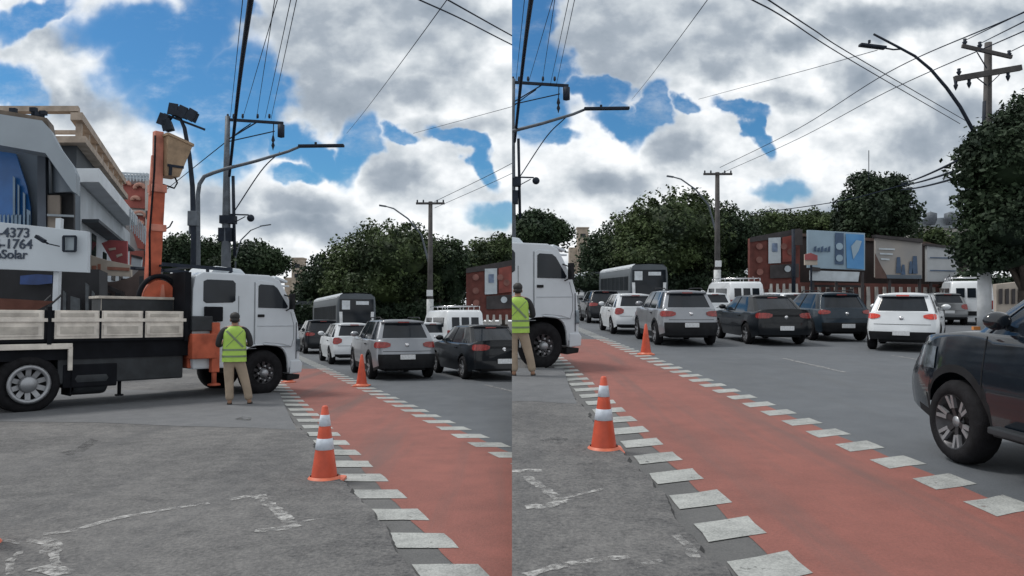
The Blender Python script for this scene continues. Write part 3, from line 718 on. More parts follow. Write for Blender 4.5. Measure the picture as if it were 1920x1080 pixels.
    def side_board(x0, x1, y, npan, s):
        me = MB(); me.box(((x0 + x1) / 2, y, 1.52), (x1 - x0, .03, .5), 0)
        me.box(((x0 + x1) / 2, y - s * .025, 1.60), (x1 - x0 + .06, .04, .06), 0)
        pw = (x1 - x0) / npan
        for k in range(npan):
            xa = x0 + k * pw
            for zc, h in ((1.69, .13), (1.42, .20)):
                me.box((xa + pw / 2, y - s * .022, zc), (pw - .1, .02, h), 0); me.box((xa + pw / 2, y - s * .034, zc), (pw - .22, .012, h - .07), 1)
        for k in range(npan + 1): me.box((x0 + k * pw, y - s * .012, 1.52), (.035, .03, .5), 2)
        return me.build('side_board', [m_bed, m_bedd, m_frame], t)
    side_board(-2.2, .22, 0.0, 3, 1); side_board(.34, 2.62, 0.0, 3, 1)
    side_board(-2.2, .22, 2.25, 3, -1); side_board(.34, 2.62, 2.25, 3, -1)
    me = MB(); me.box((.28, 0.0, 1.5), (.07, .08, .66)); me.box((.28, 2.25, 1.5), (.07, .08, .66)); me.box((2.66, 0, 1.5), (.06, .08, .62)); me.build('stake', m_frame, t)
    me = MB(); me.box((2.68, 1.12, 1.92), (.12, 2.3, 1.26)); me.build('headboard', m_frame, t)
    # tool chest lying along the bed, pale rim
    me = MB(); me.box((1.95, .75, 1.86), (1.35, .5, .3), 1); me.box((1.95, .75, 2.03), (1.45, .56, .05), 0); me.build('tool_chest', [m_bedd, m_tank], t, bevel=.008)
    # orange stabiliser beside the cab
    me = MB(); me.box((2.98, .1, 1.08), (.5, .5, .5)); me.box((2.83, .3, .95), (.16, .4, .62)); me.build('stabiliser_beam', m_orange, t, bevel=.02)
    me = MB(); me.box((3.22, -.06, 1.05), (.16, .14, 1.0)); me.tube([(3.22, -.06, .6), (3.22, -.06, .32)], .05, 10); me.lathe([(.001, .34), (.12, .32), (.13, .28), (.001, .27)], (3.22, -.06, 0), 'z', 14); me.build('stabiliser_leg', m_orange, t, bevel=.02)
    me = MB(); me.box((2.95, .05, 1.53), (.42, .3, .3)); me.build('control_box', m_tank, t, bevel=.02)
    me = MB(); me.box((3.2, -.02, 1.72), (.36, .14, .3)); me.build('battery_box', m_frame, t, bevel=.02)
    # turret and folded boom standing upright
    me = MB(); me.prism([(2.38 + .33 * math.cos(R(a)), 1.98 + .42 * math.sin(R(a))) for a in range(0, 181, 12)], (.55, .95), 0); me.prism([(2.33, 1.9), (2.49, 1.9), (2.45, 2.32), (2.38, 2.32)], (.52, .56), 1); me.build('crane_turret', [m_orange, m_orangef], t, bevel=.015)
    me = MB(); me.tube([(2.38 + .40 * math.cos(R(a)), .6, 1.98 + .5 * math.sin(R(a))) for a in range(-5, 186, 12)], .05, 6); me.build('hose_loop', m_frame, t)
    me = MB()
    b0 = Vector((2.28, .75, 1.9)); b1 = Vector((2.36, .75, 4.3)); b2 = Vector((2.36, .75, 5.42))
    me.bar(b0, b1, .22, .25); me.build('crane_boom', m_orange, t, bevel=.02)
    me = MB(); me.bar(b1 - Vector((0, 0, .25)), b2, .15, .17); me.box((b1.x, .75, 4.25), (.28, .29, .16)); me.box((b1.x, .75, 3.45), (.29, .29, .14)); me.bar(b1 + Vector((-.13, 0, -.2)), b2 + Vector((-.09, 0, -.5)), .06, .07); me.build('boom_extension', m_orangef, t, bevel=.015)
    me = MB(); me.tube([(2.45, .7, 3.4), (2.6, .7, 3.5), (2.66, .7, 3.62)], .015, 6); me.tube([(2.45, .7, 4.35), (2.68, .7, 4.3), (2.74, .7, 4.42), (2.68, .7, 4.55)], .018, 6)
    me.tube([(2.20, .62, 2.4), (2.17, .6, 3.3), (2.24, .6, 4.6), (2.25, .62, 5.3)], .02, 6); me.build('hydraulic_hose', m_frame, t)
    # work bucket hanging off the boom tip
    me = MB()
    top = [(2.44, .45, 5.34), (2.94, .45, 5.20), (2.94, 1.05, 5.20), (2.44, 1.05, 5.34)]; bot = [(2.46, .55, 4.52), (2.72, .55, 4.52), (2.72, .95, 4.52), (2.46, .95, 4.52)]
    me.add(top + bot, [(0, 1, 5, 4), (1, 2, 6, 5), (2, 3, 7, 6), (3, 0, 4, 7), (4, 5, 6, 7)])
    for a, b in zip(top, top[1:] + top[:1]): me.bar(a, b, .05, .05)
    bk = me.build('work_bucket', m_buck, t)
    me = MB(); me.bar((2.46, .52, 4.72), (2.79, .52, 4.72), .02, .05); me.bar((2.52, .5, 4.72), (2.52, .53, 4.52), .05); me.build('bucket_bracket', m_steeld, bk)
    # dark overhead frame between boom and cab roof
    me = MB()
    for y in (.3, 1.9):
        me.bar((2.3, y, 2.70), (3.75, y, 2.66), .045, .07); me.bar((3.22, y, 1.6), (3.22, y, 2.68), .05, .05); me.bar((3.45, y, 2.35), (3.75, y, 2.64), .04, .04)
    for x in (2.4, 3.0, 3.7): me.bar((x, .3, 2.69), (x, 1.9, 2.69), .04)
    me.build('overhead_frame', m_steeld, t)
    return t

# ------------------------------------------------------------------ street objects
m_cone = mat('cone_orange', (.50, .070, .030), .45, 0, .15, 9)
m_coneb = mat('cone_base_orange', (.55, .13, .065), .5, 0, .2, 9)
m_refl = mat('cone_reflective_band', (.50, .55, .62), .35, 0, .2, 12)
def make_cone(label, loc, h=.75, banded=True, faded=False, rz=0.):
    t = thing('traffic_cone', label, 'cone', loc, rz, 'traffic cones along the bike lane')
    k = h / .75; b = .19 * k
    me = MB(); o = [(b * math.cos(R(a)) * 1.0, b * math.sin(R(a))) for a in range(0, 360, 45)]
    me.prism([(-b, -b * .8), (-b * .8, -b), (b * .8, -b), (b, -b * .8), (b, b * .8), (b * .8, b), (-b * .8, b), (-b, b * .8)], (0, .028 * k), 0, 'xy')
    me.lathe([(.17 * k, .026 * k), (.155 * k, .045 * k), (.14 * k, .06 * k)], n=24); me.build('cone_base', m_coneb, t, bevel=.004)
    rad = lambda z: lerp(.128, .028, (z - .05) / .7) * k
    me = MB(); me.lathe([(rad(.05), .05 * k), (rad(.3), .3 * k), (rad(.5), .5 * k), (rad(.74), .74 * k), (rad(.75) * .6, .75 * k), (.001, .745 * k)], n=24); me.build('cone_body', m_cone, t)
    if banded:
        for z0, z1 in ((.32, .43), (.55, .66)):
            me = MB(); me.lathe([(rad(z0) + .001, z0 * k), (rad(z0) + .004, z0 * k + .002), (rad(z1) + .004, z1 * k - .002), (rad(z1) + .001, z1 * k)], n=24); me.build('reflective_band', m_refl, t)
    return t

def wire(label, pts, r, sag=0., cat='cable', group='overhead wires'):
    P = []
    if len(pts) > 2:
        pts = [Vector(q_) for q_ in pts]; E_ = [pts[0] * 2 - pts[1]] + pts + [pts[-1] * 2 - pts[-2]]; o_ = []
        for k in range(1, len(E_) - 2):
            a, b, c, d = E_[k - 1:k + 3]
            for i in range(10):
                t_ = i / 10; o_.append(.5 * (2 * b + (c - a) * t_ + (2 * a - 5 * b + 4 * c - d) * t_ ** 2 + (3 * b - a - 3 * c + d) * t_ ** 3))
        P = o_; pts = [pts[-1]]
    for a, b in zip(pts[:-1], pts[1:]):
        n = 14
        for i in range(n):
            q = i / n; p = Vector(a).lerp(Vector(b), q); p.z -= sag * 4 * q * (1 - q); P.append(p)
    P.append(Vector(pts[-1]))
    me = MB(); me.tube(P, r, 6); o = me.build('overhead_wire', m_wire, fix=False); return tag(o, label, cat, group)

# leaf clouds
m_leafs = {}
def leaf_mat(name, c1, c2, sc=.35):
    m = bpy.data.materials.new(name); m.use_nodes = True; nt = m.node_tree; N = nt.nodes; LK = nt.links; b = N['Principled BSDF']
    tc = N.new('ShaderNodeTexCoord')
    n = N.new('ShaderNodeTexNoise'); n.inputs['Scale'].default_value = sc; n.inputs['Detail'].default_value = 3; LK.new(tc.outputs['Object'], n.inputs['Vector'])
    n2 = N.new('ShaderNodeTexNoise'); n2.inputs['Scale'].default_value = sc * 9; LK.new(tc.outputs['Object'], n2.inputs['Vector'])
    ad = N.new('ShaderNodeMath'); ad.operation = 'ADD'; LK.new(n.outputs[0], ad.inputs[0]); ad2 = N.new('ShaderNodeMath'); ad2.operation = 'MULTIPLY'; LK.new(n2.outputs[0], ad2.inputs[0]); ad2.inputs[1].default_value = .5; LK.new(ad2.outputs[0], ad.inputs[1])
    mr = N.new('ShaderNodeMapRange'); LK.new(ad.outputs[0], mr.inputs[0]); mr.inputs[1].default_value = .55; mr.inputs[2].default_value = .95
    mx = N.new('ShaderNodeMix'); mx.data_type = 'RGBA'; LK.new(mr.outputs[0], mx.inputs[0]); mx.inputs[6].default_value = (*c1, 1); mx.inputs[7].default_value = (*c2, 1)
    LK.new(mx.outputs[2], b.inputs['Base Color']); b.inputs['Roughness'].default_value = .7; b.inputs['Specular IOR Level'].default_value = .25
    return m
m_leafA = leaf_mat('foliage_dark', (.012, .026, .016), (.038, .064, .026))
m_leafB = leaf_mat('foliage_olive', (.014, .026, .014), (.062, .092, .030))
m_leafC = leaf_mat('foliage_blackgreen', (.009, .018, .012), (.030, .052, .024))
m_bark = mat('bark', (.07, .055, .045), .9, 0, .3, 4, .5, 20)

def make_tree(label, base, lobes, leaf=.4, n=7000, lm=None, name='tree', trunk=.35, group=None, cat='tree', core=.66):
    t = thing(name, label, cat, base, 0, group)
    lobes = np.array(lobes, float)           # x, y, z, rx, ry, rz relative to base
    vol = (lobes[:, 3] * lobes[:, 4] + lobes[:, 3] * lobes[:, 5] + lobes[:, 4] * lobes[:, 5]); pr = vol / vol.sum()
    # sub-clumps spread over the lobes, leaves gathered in the clumps
    n = int(n * 1.35); leaf = leaf * .82; nc = max(40, n // 40)
    li = rng.choice(len(lobes), nc, p=pr); d = rng.normal(size=(nc, 3)); d[:, 2] = np.abs(d[:, 2]) * 1.0 - .35 * np.abs(rng.normal(size=nc)); d /= np.linalg.norm(d, axis=1)[:, None]
    rad = rng.uniform(.6, 1.08, nc)
    cc = lobes[li, :3] + d * lobes[li, 3:6] * rad[:, None]
    cs = rng.uniform(.35, 1.1, nc) * leaf * 4.2
    ci = rng.integers(0, nc, n); e = rng.normal(size=(n, 3)); e /= np.linalg.norm(e, axis=1)[:, None]; e *= rng.uniform(.3, 1, n)[:, None] ** .6
    c = cc[ci] + e * cs[ci, None] * np.array([1, 1, .75])
    nn = rng.normal(size=(n, 3)) + d[ci] * .8 + np.array([0, 0, .5]); nn /= np.linalg.norm(nn, axis=1)[:, None]
    a = np.cross(nn, rng.normal(size=(n, 3))); a /= np.linalg.norm(a, axis=1)[:, None]; b = np.cross(nn, a)
    s = leaf * rng.uniform(.2, .95, n)[:, None]
    V = np.stack([c - a * s, c + b * s * .6, c + a * s, c - b * s * .6], 1).reshape(-1, 3)
    Fc = (np.arange(n * 4).reshape(n, 4)).tolist(); V = V.tolist()
    # knobbly inner masses so the crown is dense
    mb = MB(); mb.v = V; mb.f = Fc; mb.m = [0] * n; mb.sm = [False] * n
    if core:
        for L_ in lobes:
            na, nb = 18, 10; rows = []
            ph = rng.uniform(0, 6, 4)
            for i in range(nb + 1):
                row = []
                for j in range(na + 1):
                    th = math.pi * i / nb; p = 2 * math.pi * j / na
                    k = core * (1 + .10 * math.sin(3 * p + ph[0]) * math.sin(2 * th + ph[1]) + .08 * math.sin(5 * p + ph[2]) * math.sin(4 * th + ph[3]))
                    row.append((L_[0] + L_[3] * k * math.sin(th) * math.cos(p), L_[1] + L_[4] * k * math.sin(th) * math.sin(p), L_[2] + L_[5] * k * math.cos(th)))
                rows.append(row)
            mb.grid(rows)
    mb.build('crown', lm or m_leafA, t, fix=False)
    top = lobes[:, 2].max(); low = float(lobes[:, 2].min())
    me = MB(); me.tube([(0, 0, -.1), (trunk * .2, 0, low * .5), (0, .1, low), (.1, 0, (low + top) / 2)], [trunk * 1.25, trunk, trunk * .8, trunk * .4], 10)
    for L_ in lobes[:6]: me.tube([(0, 0, low * .6), (L_[0] * .5, L_[1] * .5, (low * .6 + L_[2]) / 2), (L_[0], L_[1], L_[2])], [trunk * .55, trunk * .35, trunk * .12], 7)
    me.build('trunk', m_bark, t)
    return t

def tree_px(label, Y, circ, leaf=.4, n=7000, lm=None, name='tree', trunk=.35, depth=1.0, group=None, core=.66, foot=None):
    """circ: crown lobes as (u, v, half width, half height) in picture pixels, built at their true size at distance Y"""
    k = Y / F; u0 = foot or sum(c[0] for c in circ) / len(circ)
    b = at(u0, 600, Y); b.z = 0
    L_ = []
    for i, (u, v, ru, rv) in enumerate(circ):
        p = at(u, v, Y + (i % 3 - 1) * ru * k * .5); L_.append((p.x - b.x, p.y - b.y, p.z, ru * k, ru * k * depth, rv * k))
    return make_tree(label, b, L_, leaf, n, lm, name, trunk, group, core=core)

# ------------------------------------------------------------------ the worker
m_skin = mat('skin', (.30, .17, .11), .6, 0, .1, 6)
m_vest = mat('vest_yellow_green', (.33, .52, .085), .65, 0, .08, 6, .3, 25)
m_strip = mat('vest_grey_tape', (.14, .19, .10), .4, 0, .15, 10)
m_khaki = mat('khaki_cloth', (.30, .24, .18), .85, 0, .14, 5, .5, 18)
m_darkc = mat('dark_cloth', (.02, .021, .024), .85, 0, .2, 5, .4, 18)
m_hair = mat('black_cap', (.014, .014, .015), .7, 0, .3, 9)
m_boot = mat('black_boot', (.016, .015, .015), .6, 0, .3, 9)

def skinned(name, verts, edges, radii, m, parent, sub=2, root=0):
    me = bpy.data.meshes.new(name); me.from_pydata(verts, edges, []); me.update()
    o = bpy.data.objects.new(name + '_tmp', me); COL.objects.link(o)
    sk = o.modifiers.new('s', 'SKIN'); sk.use_smooth_shade = True; sb = o.modifiers.new('d', 'SUBSURF'); sb.levels = sub; sb.render_levels = sub
    for i, rd in enumerate(radii):
        sv_ = me.skin_vertices[0].data[i]; sv_.radius = rd if hasattr(rd, '__len__') else (rd, rd); sv_.use_root = (i == root)
    dg = bpy.context.evaluated_depsgraph_get(); dg.update()
    ev = o.evaluated_get(dg); m2 = bpy.data.meshes.new_from_object(ev); m2.name = name
    for p in m2.polygons: p.use_smooth = True
    m2.materials.clear(); m2.materials.append(m)
    bpy.data.objects.remove(o); bpy.data.meshes.remove(me)
    r = bpy.data.objects.new(name, m2); COL.objects.link(r); r.parent = parent
    return r

def make_worker(label, loc, rz):
    """back to the camera: he faces +y, x to his right"""
    t = thing('person', label, 'person', loc, rz)
    # one continuous body: pelvis, spine, neck, head, arms bent forward, legs apart, fingers
    V = [(0, 0, .94), (0, .01, 1.12), (0, 0, 1.30), (0, .0, 1.44), (0, .01, 1.50), (0, .03, 1.58), (0, .03, 1.67)]
    E = [(0, 1), (1, 2), (2, 3), (3, 4), (4, 5), (5, 6)]; Rr = [(.15, .11), (.135, .10), (.15, .11), (.10, .08), .052, (.07, .082), (.062, .07)]
    def chain(start, pts, rad):
        p = start
        for q, r_ in zip(pts, rad): V.append(q); Rr.append(r_); E.append((p, len(V) - 1)); p = len(V) - 1
        return p
    hands = []
    for s, dz in ((-1, .03), (1, 0.)):
        w = chain(3, [(s * .18, 0, 1.42), (s * .25, .02, 1.28), (s * .27, .05, 1.16), (s * .25, .18, 1.13 + dz), (s * .20, .30, 1.16 + dz), (s * .19, .36, 1.17 + dz)], [.062, .052, .045, .040, .029, (.02, .038)])
        for k, (ox, ln) in enumerate(((-.030, .060), (-.010, .072), (.010, .068), (.030, .052))):
            chain(w, [(s * .19 + ox, .42, 1.175 + dz), (s * .19 + ox * 1.1, .42 + ln * .6, 1.165 + dz), (s * .19 + ox * 1.1, .42 + ln * .8, 1.14 + dz)], [.010, .009, .008])
        chain(w, [(s * .19 - s * .045, .36, 1.165 + dz), (s * .19 - s * .062, .395, 1.15 + dz)], [.011, .009])
    for s, fx in ((-1, -.07), (1, .27)):
        chain(0, [(s * .095, 0, .86), (lerp(s * .1, fx, .5), .015, .50), (fx, -.02, .12), (fx * 1.02, -.03, .07), (fx * 1.1, .09, .045)], [.095, .062, .042, .04, .035])
    skinned('body', V, E, Rr, m_skin, t, 2)
    # trousers
    V = [(0, 0, .98), (0, 0, .90)]; E = [(0, 1)]; Rr = [(.165, .12), (.165, .125)]
    for s, fx in ((-1, -.07), (1, .27)):
        p = chain(1, [(s * .095, 0, .80), (lerp(s * .1, fx, .5), .012, .50), (lerp(s * .1, fx, .8), .0, .30), (fx, -.02, .10)], [(.105, .115), (.080, .09), (.075, .08), (.075, .078)])
    skinned('trousers', V, E, Rr, m_khaki, t, 2, 1)
    for s, fx in ((-1, -.07), (1, .27)):
        skinned('boot', [(fx, -.05, .06), (fx * 1.05, .03, .05), (fx * 1.12, .15, .04)], [(0, 1), (1, 2)], [(.052, .055), (.05, .05), (.042, .035)], m_boot, t, 2)
    # dark long-sleeved shirt seen at arms and hem
    V = [(0, 0, .83), (0, 0, 1.1), (0, 0, 1.3), (0, 0, 1.43), (0, .01, 1.49)]; E = [(0, 1), (1, 2), (2, 3), (3, 4)]; Rr = [(.185, .145), (.16, .118), (.168, .12), (.115, .09), .062]
    for s in (-1, 1): chain(3, [(s * .185, 0, 1.41), (s * .26, .02, 1.27), (s * .285, .05, 1.14), (s * .255, .18, 1.13), (s * .21, .28, 1.15)], [.074, .062, .056, .048, .042])
    skinned('shirt', V, E, Rr, m_darkc, t, 2, 2)
    # vest: lofted tube round the trunk with shoulder straps
    def ring(z, a, b, dy=0.): return [(a * math.copysign(abs(math.cos(x)) ** .8, math.cos(x)), dy + b * math.copysign(abs(math.sin(x)) ** .8, math.sin(x)), z) for x in [2 * math.pi * i / 28 for i in range(29)]]
    secs = [(.83, .215, .165), (.95, .212, .16), (1.05, .208, .15), (1.15, .20, .145), (1.26, .197, .142), (1.36, .20, .14), (1.42, .185, .125), (1.46, .135, .10), (1.485, .085, .085)]
    me = MB(); me.grid([ring(*q) for q in secs]); me.build('vest', m_vest, t)
    vest = t.children[-1] if t.children else None
    def vp(x, z, off=.006):     # point on the back of the vest
        a = np.interp(z, [q[0] for q in secs], [q[1] for q in secs]); b = np.interp(z, [q[0] for q in secs], [q[2] for q in secs])
        c = max(-1, min(1, x / a)); cx_ = math.copysign(abs(c) ** (1 / .8), c); sn = math.sqrt(max(0, 1 - cx_ * cx_)) ** .8
        return (x, -(b + off) * sn - .001, z)
    for (z0, z1, x0, x1) in ((1.42, 1.10, -.16, .15), (1.42, 1.10, .16, -.15)):
        me = MB(); rows = []
        for i in range(13):
            q = i / 12; x = lerp(x0, x1, q); z = lerp(z0, z1, q); rows.append([vp(x - .017, z - .01), vp(x + .017, z + .01)])
        me.grid(rows); me.build('cross_tape', m_strip, t)
    for z in (1.05, .93):
        me = MB(); k = lambda zz: (np.interp(zz, [q[0] for q in secs], [q[1] for q in secs]) + .005, np.interp(zz, [q[0] for q in secs], [q[2] for q in secs]) + .005)
        me.grid([ring(zz, *k(zz)) for zz in (z - .018, z, z + .018)]); me.build('waist_tape', m_strip, t)
    # cap and face
    me = MB(); me.ball((0, .02, 1.665), (.088, .105, .085), 20, 12); me.box((0, .13, 1.655), (.14, .10, .015)); me.build('cap', m_hair, t)
    me = MB(); me.ball((0, -.01, 1.60), (.077, .075, .06), 16, 10); me.build('hair', m_hair, t)
    for s in (-1, 1):
        me = MB(); me.ball((s * .078, .03, 1.595), (.012, .02, .032), 8, 6); me.build('ear', m_skin, t)
        me = MB(); me.ball((s * .028, .108, 1.615), (.012, .008, .008), 8, 6); me.build('eye', m_plate, t)
    me = MB(); me.ball((0, .118, 1.59), (.013, .016, .022), 8, 6); me.build('nose', m_skin, t)
    me = MB(); me.ball((0, .106, 1.55), (.025, .008, .007), 8, 6); me.build('mouth', mat('lips', (.25, .09, .07), .6), t)
    return t

def text_mesh(name, txt, size, m, parent, origin, xdir, updir, depth=.01, bold=0.):
    cu = bpy.data.curves.new(name, 'FONT'); cu.body = txt; cu.size = size; cu.extrude = depth; cu.offset = bold
    o = bpy.data.objects.new(name + '_tmp', cu); COL.objects.link(o)
    dg = bpy.context.evaluated_depsgraph_get(); me = bpy.data.meshes.new_from_object(o.evaluated_get(dg)); bpy.data.objects.remove(o); me.name = name
    me.materials.clear(); me.materials.append(m)
    r = bpy.data.objects.new(name, me); COL.objects.link(r)
    x = Vector(xdir).normalized(); y = Vector(updir).normalized(); z = x.cross(y)
    M_ = Matrix((x, y, z)).transposed().to_4x4(); M_.translation = Vector(origin)
    r.matrix_world = M_
    if parent: r.parent = parent; r.matrix_parent_inverse = Matrix.Identity(4); r.matrix_local = Matrix.Translation(-Vector(parent.location)) @ M_
    else: TOP[cur].append(r)
    return r
# ------------------------------------------------------------------ shared pieces of both halves
def avenue_trees(dx, dy, side):
    h = HALF[side]
    o = lambda c: [(u + dx, v + dy, a, b) for u, v, a, b in c]
    tree_px('tallest broad tree crown behind the bus in the ' + h, 72, o([(735, 487, 88, 66), (690, 500, 80, 55), (770, 470, 45, 45), (700, 545, 90, 50), (745, 550, 80, 55)]), .3, 26000, m_leafB, 'broad_tree', .6, group='trees over the avenue')
    tree_px('rounded dark tree left of the tallest crown in the ' + h, 80, o([(630, 528, 62, 48), (598, 560, 45, 45), (660, 560, 60, 50)]), .3, 16000, m_leafA, 'broad_tree', .5, group='trees over the avenue')
    tree_px('dark tree behind the roof rack van in the ' + h, 76, o([(822, 500, 58, 52), (850, 530, 40, 60), (800, 555, 70, 50)]), .3, 18000, m_leafA, 'broad_tree', .5, group='trees over the avenue')
    tree_px('low tree crowns above the truck cab in the ' + h, 66, o([(470, 492, 48, 34), (505, 500, 34, 27), (440, 505, 40, 30)]), .28, 13000, m_leafA, 'broad_tree', .4, group='trees over the avenue')
    tree_px('dark hedge line under the avenue trees in the ' + h, 68, o([(u_, 592, 34, 20) for u_ in range(575, 890, 38)]), .3, 12000, m_leafC, 'hedge', .1)
    # far tower
    t = thing('apartment_tower', 'small beige tower far down the street in the ' + h, 'building', at(560 + dx, 560 + dy, 230) * 1)
    t.location.z = 0
    me = MB(); z = at(560 + dx, 486 + dy, 230).z; me.box((0, 0, z * .5), (3.4, 4, z)); me.box((-2.6, 1, z * .36), (3, 4, z * .72)); me.box((0, 0, z + .15), (3.8, 4.4, .4)); me.build('wall', mat('beige_render', (.36, .30, .24), .8, 0, .2, .8), t)
    for k in range(4):
        me = MB(); me.box((0, -2.03, z * .95 - 1.2 - k * 3), (1.6, .06, 1.2)); me.build('window', m_glass, t)

def far_pole(dx, dy, side):
    h = HALF[side]
    b = gnd(806 + dx, 652 + dy); Y = b.y
    t = thing('utility_pole', 'small one-crossarm utility pole against the dark trees in the ' + h, 'pole', b)
    zt_ = at(808 + dx, 378 + dy, Y).z
    me = MB(); me.tube([(0, 0, 0), (0, 0, zt_)], [.19, .12], 10); me.build('shaft', m_wood, t)
    me = MB(); me.box((0, -.1, zt_ - .12), (1.65 * Y / 43, .1, .12)); me.build('crossarm', m_wood, t)
    for x in (-.75, -.4, .4, .75):
        me = MB(); me.lathe([(.001, .16), (.04, .14), (.05, .04), (.03, 0)], (x * Y / 43, -.1, zt_ - .06), n=8); me.build('insulator', m_steeld, t)
    me = MB(); me.box((0, -.2, 3.15), (.36, .05, .36)); me.build('pole_sign', m_plate, t, bevel=.01)
    me = MB(); me.tube([(0, 0, .9), (0, 0, 2.8)], .2, 10); me.build('painted_base', mat('lime_white', (.45, .47, .48), .9, 0, .2, 3), t)
    t = thing('street_lamp', 'thin curved lamp arm above the dark trees in the ' + h, 'street lamp', gnd(812 + dx, 648 + dy))
    Y = t.location.y; L0 = t.location
    pts = [at(u + dx, v + dy, Y) - L0 for u, v in ((812, 600), (806, 500), (790, 440), (765, 410), (738, 391), (724, 387))]
    me = MB(); me.tube([(0, 0, 0)] + pts, [.1, .09, .07, .055, .05, .045, .04], 8); me.build('arm', m_steel, t)
    me = MB(); me.bar(pts[-1], at(711 + dx, 385 + dy, Y) - L0, .16, .1); me.build('lamp_head', m_steel, t, bevel=.02)

def queue(side):
    h = HALF[side]
    if side == 'L': Q = dict(silver=(763, 713), sedan=(944, 714), white=(667, 684), dark=(608, 664), w2=(815, 668), van=(873, 668), bus=(669, 0), box=(574, 0))
    else: Q = dict(silver=(1296, 650), sedan=(1473, 649), white=(1195, 628), dark=(1138, 607), w2=(1345, 609), van=(1401, 606), bus=(1217, 0), box=(1118, 0))
    ex = 0 if side == 'L' else 0
    p, a = put_rear(*Q['silver'], SUVC); make_car('parked_suv' if 0 else 'compact_suv', 'silver grey SUV with dark lower bumper beside the cone in the ' + h, 'car', p, a, SUVC, pm_silver)
    p, a = put_rear(*Q['sedan'], SEDAN); make_car('sedan', 'black sedan one lane right of the silver SUV in the ' + h, 'car', p, a, SEDAN, pm_black)
    p, a = put_rear(*Q['white'], HATCH); make_car('hatchback', 'white hatchback just ahead of the silver SUV in the ' + h, 'car', p, a, HATCH, pm_white)
    D = dict(SUVC, rails=0, clad_r=.5); p, a = put_rear(*Q['dark'], D); make_car('compact_suv', 'charcoal car ahead of the white hatchback in the ' + h, 'car', p, a, D, pm_charc)
    p, a = put_rear(*Q['w2'], HATCH); make_car('hatchback', 'white car mostly hidden behind the silver SUV in the ' + h, 'car', p, a, HATCH, pm_white)
    p, a = put_rear(*Q['van'], dict(L=4.6)); make_van('white van with three rear windows and roof rack in the ' + h, p, a)
    # bus
    Yb = 50; b = at(Q['bus'][0], 560, Yb); a = heading(); make_bus('grey city bus with white rear destination panel in the ' + h, (b.x + math.cos(a) * 7, b.y + math.sin(a) * 7, 0), a)
    b = at(Q['box'][0] + 4, 560, 70); make_bus('farther bus showing left of the nearer bus in the ' + h, (b.x + math.cos(a) * 7, b.y + math.sin(a) * 7, 0), a)

def near_pole(dx, dy, side):
    """utility pole with crossarm, lamp pole with long arm, small bracket lamp"""
    h = HALF[side]; Y = 28.
    b = at(424 + dx, 600 + dy, Y); b.z = 0
    q = lambda u, v, y=Y: at(u + dx, v + dy, y) - b
    t = thing('utility_pole', 'tall steel utility pole with one-sided crossarm in the ' + h, 'pole', b)
    me = MB(); me.tube([(0, 0, 0), q(424, 480), q(425, 300), q(427, 218)], [.2, .17, .11, .09], 10); me.build('shaft', m_conc if 0 else m_steel, t)
    me = MB(); me.bar(q(423, 224), q(531, 231), .09, .1); me.build('crossarm', m_steeld, t)
    me = MB(); me.bar(q(427, 262), q(480, 230), .04, .04); me.build('brace', m_steeld, t); me = MB(); me.bar(q(430, 265), q(515, 246), .035); me.build('brace', m_steeld, t)
    me = MB(); me.tube([q(440, 480), q(437, 330)], .06, 6); me.box(q(424, 440), (.5, .3, .5)); me.box(q(428, 412), (.55, .35, .3)); me.build('pole_box', m_steeld, t)
    for u in (427, 438, 455, 483, 505):
        me = MB(); c = q(u, 222); me.lathe([(.001, .18), (.04, .16), (.05, .05), (.03, 0)], c, n=8); me.build('insulator', m_steeld, t)
    me = MB(); c = q(527, 246); me.lathe([(.001, .26), (.13, .24), (.13, -.22), (.001, -.26)], c, n=12); me.tube([q(527, 231), q(527, 245)], .03, 6); me.build('transformer_can', m_steeld, t)
    me = MB(); c = q(512, 268); me.lathe([(.001, .3), (.03, .28), (.07, .1), (.03, .02), (.07, -.1), (.03, -.2), (.001, -.3)], c, n=8); me.tube([q(513, 232), q(512, 265)], .02, 6); me.build('hanging_insulator', m_steeld, t)
    lp = thing('bracket_lamp', 'small bracket lamp on the steel utility pole in the ' + h, 'street lamp', b + q(432, 405))
    b2 = b + q(432, 405); w = lambda u, v: at(u + dx, v + dy, Y) - b2
    me = MB(); me.bar(w(430, 402), w(466, 403), .05); me.bar(w(434, 420), w(460, 406), .03); me.build('arm', m_steeld, lp)
    me = MB(); me.ball(w(470, 409), (.14, .14, .14), 12, 8); me.build('lamp_head', m_steeld, lp)
    # lamp pole with the long arm
    b3 = at(370 + dx, 600 + dy, 26); b3.z = 0; w = lambda u, v, y=26.: at(u + dx, v + dy, y) - b3
    lp = thing('street_lamp', 'street lamp with long arm above the truck cab in the ' + h, 'street lamp', b3)
    me = MB(); me.tube([(0, 0, 0), w(371, 480), w(371, 365), w(374, 345), w(383, 331), w(400, 324), w(425, 316), w(480, 302), w(540, 284), w(562, 275)], [.1, .09, .075, .07, .07, .065, .06, .055, .05, .045], 10); me.build('pole', m_steel, lp)
    me = MB(); me.bar(w(560, 274), w(645, 273), .22, .09); me.box(w(592, 269), (.08, .08, .1)); me.build('lamp_head', m_steeld, lp, bevel=.02)

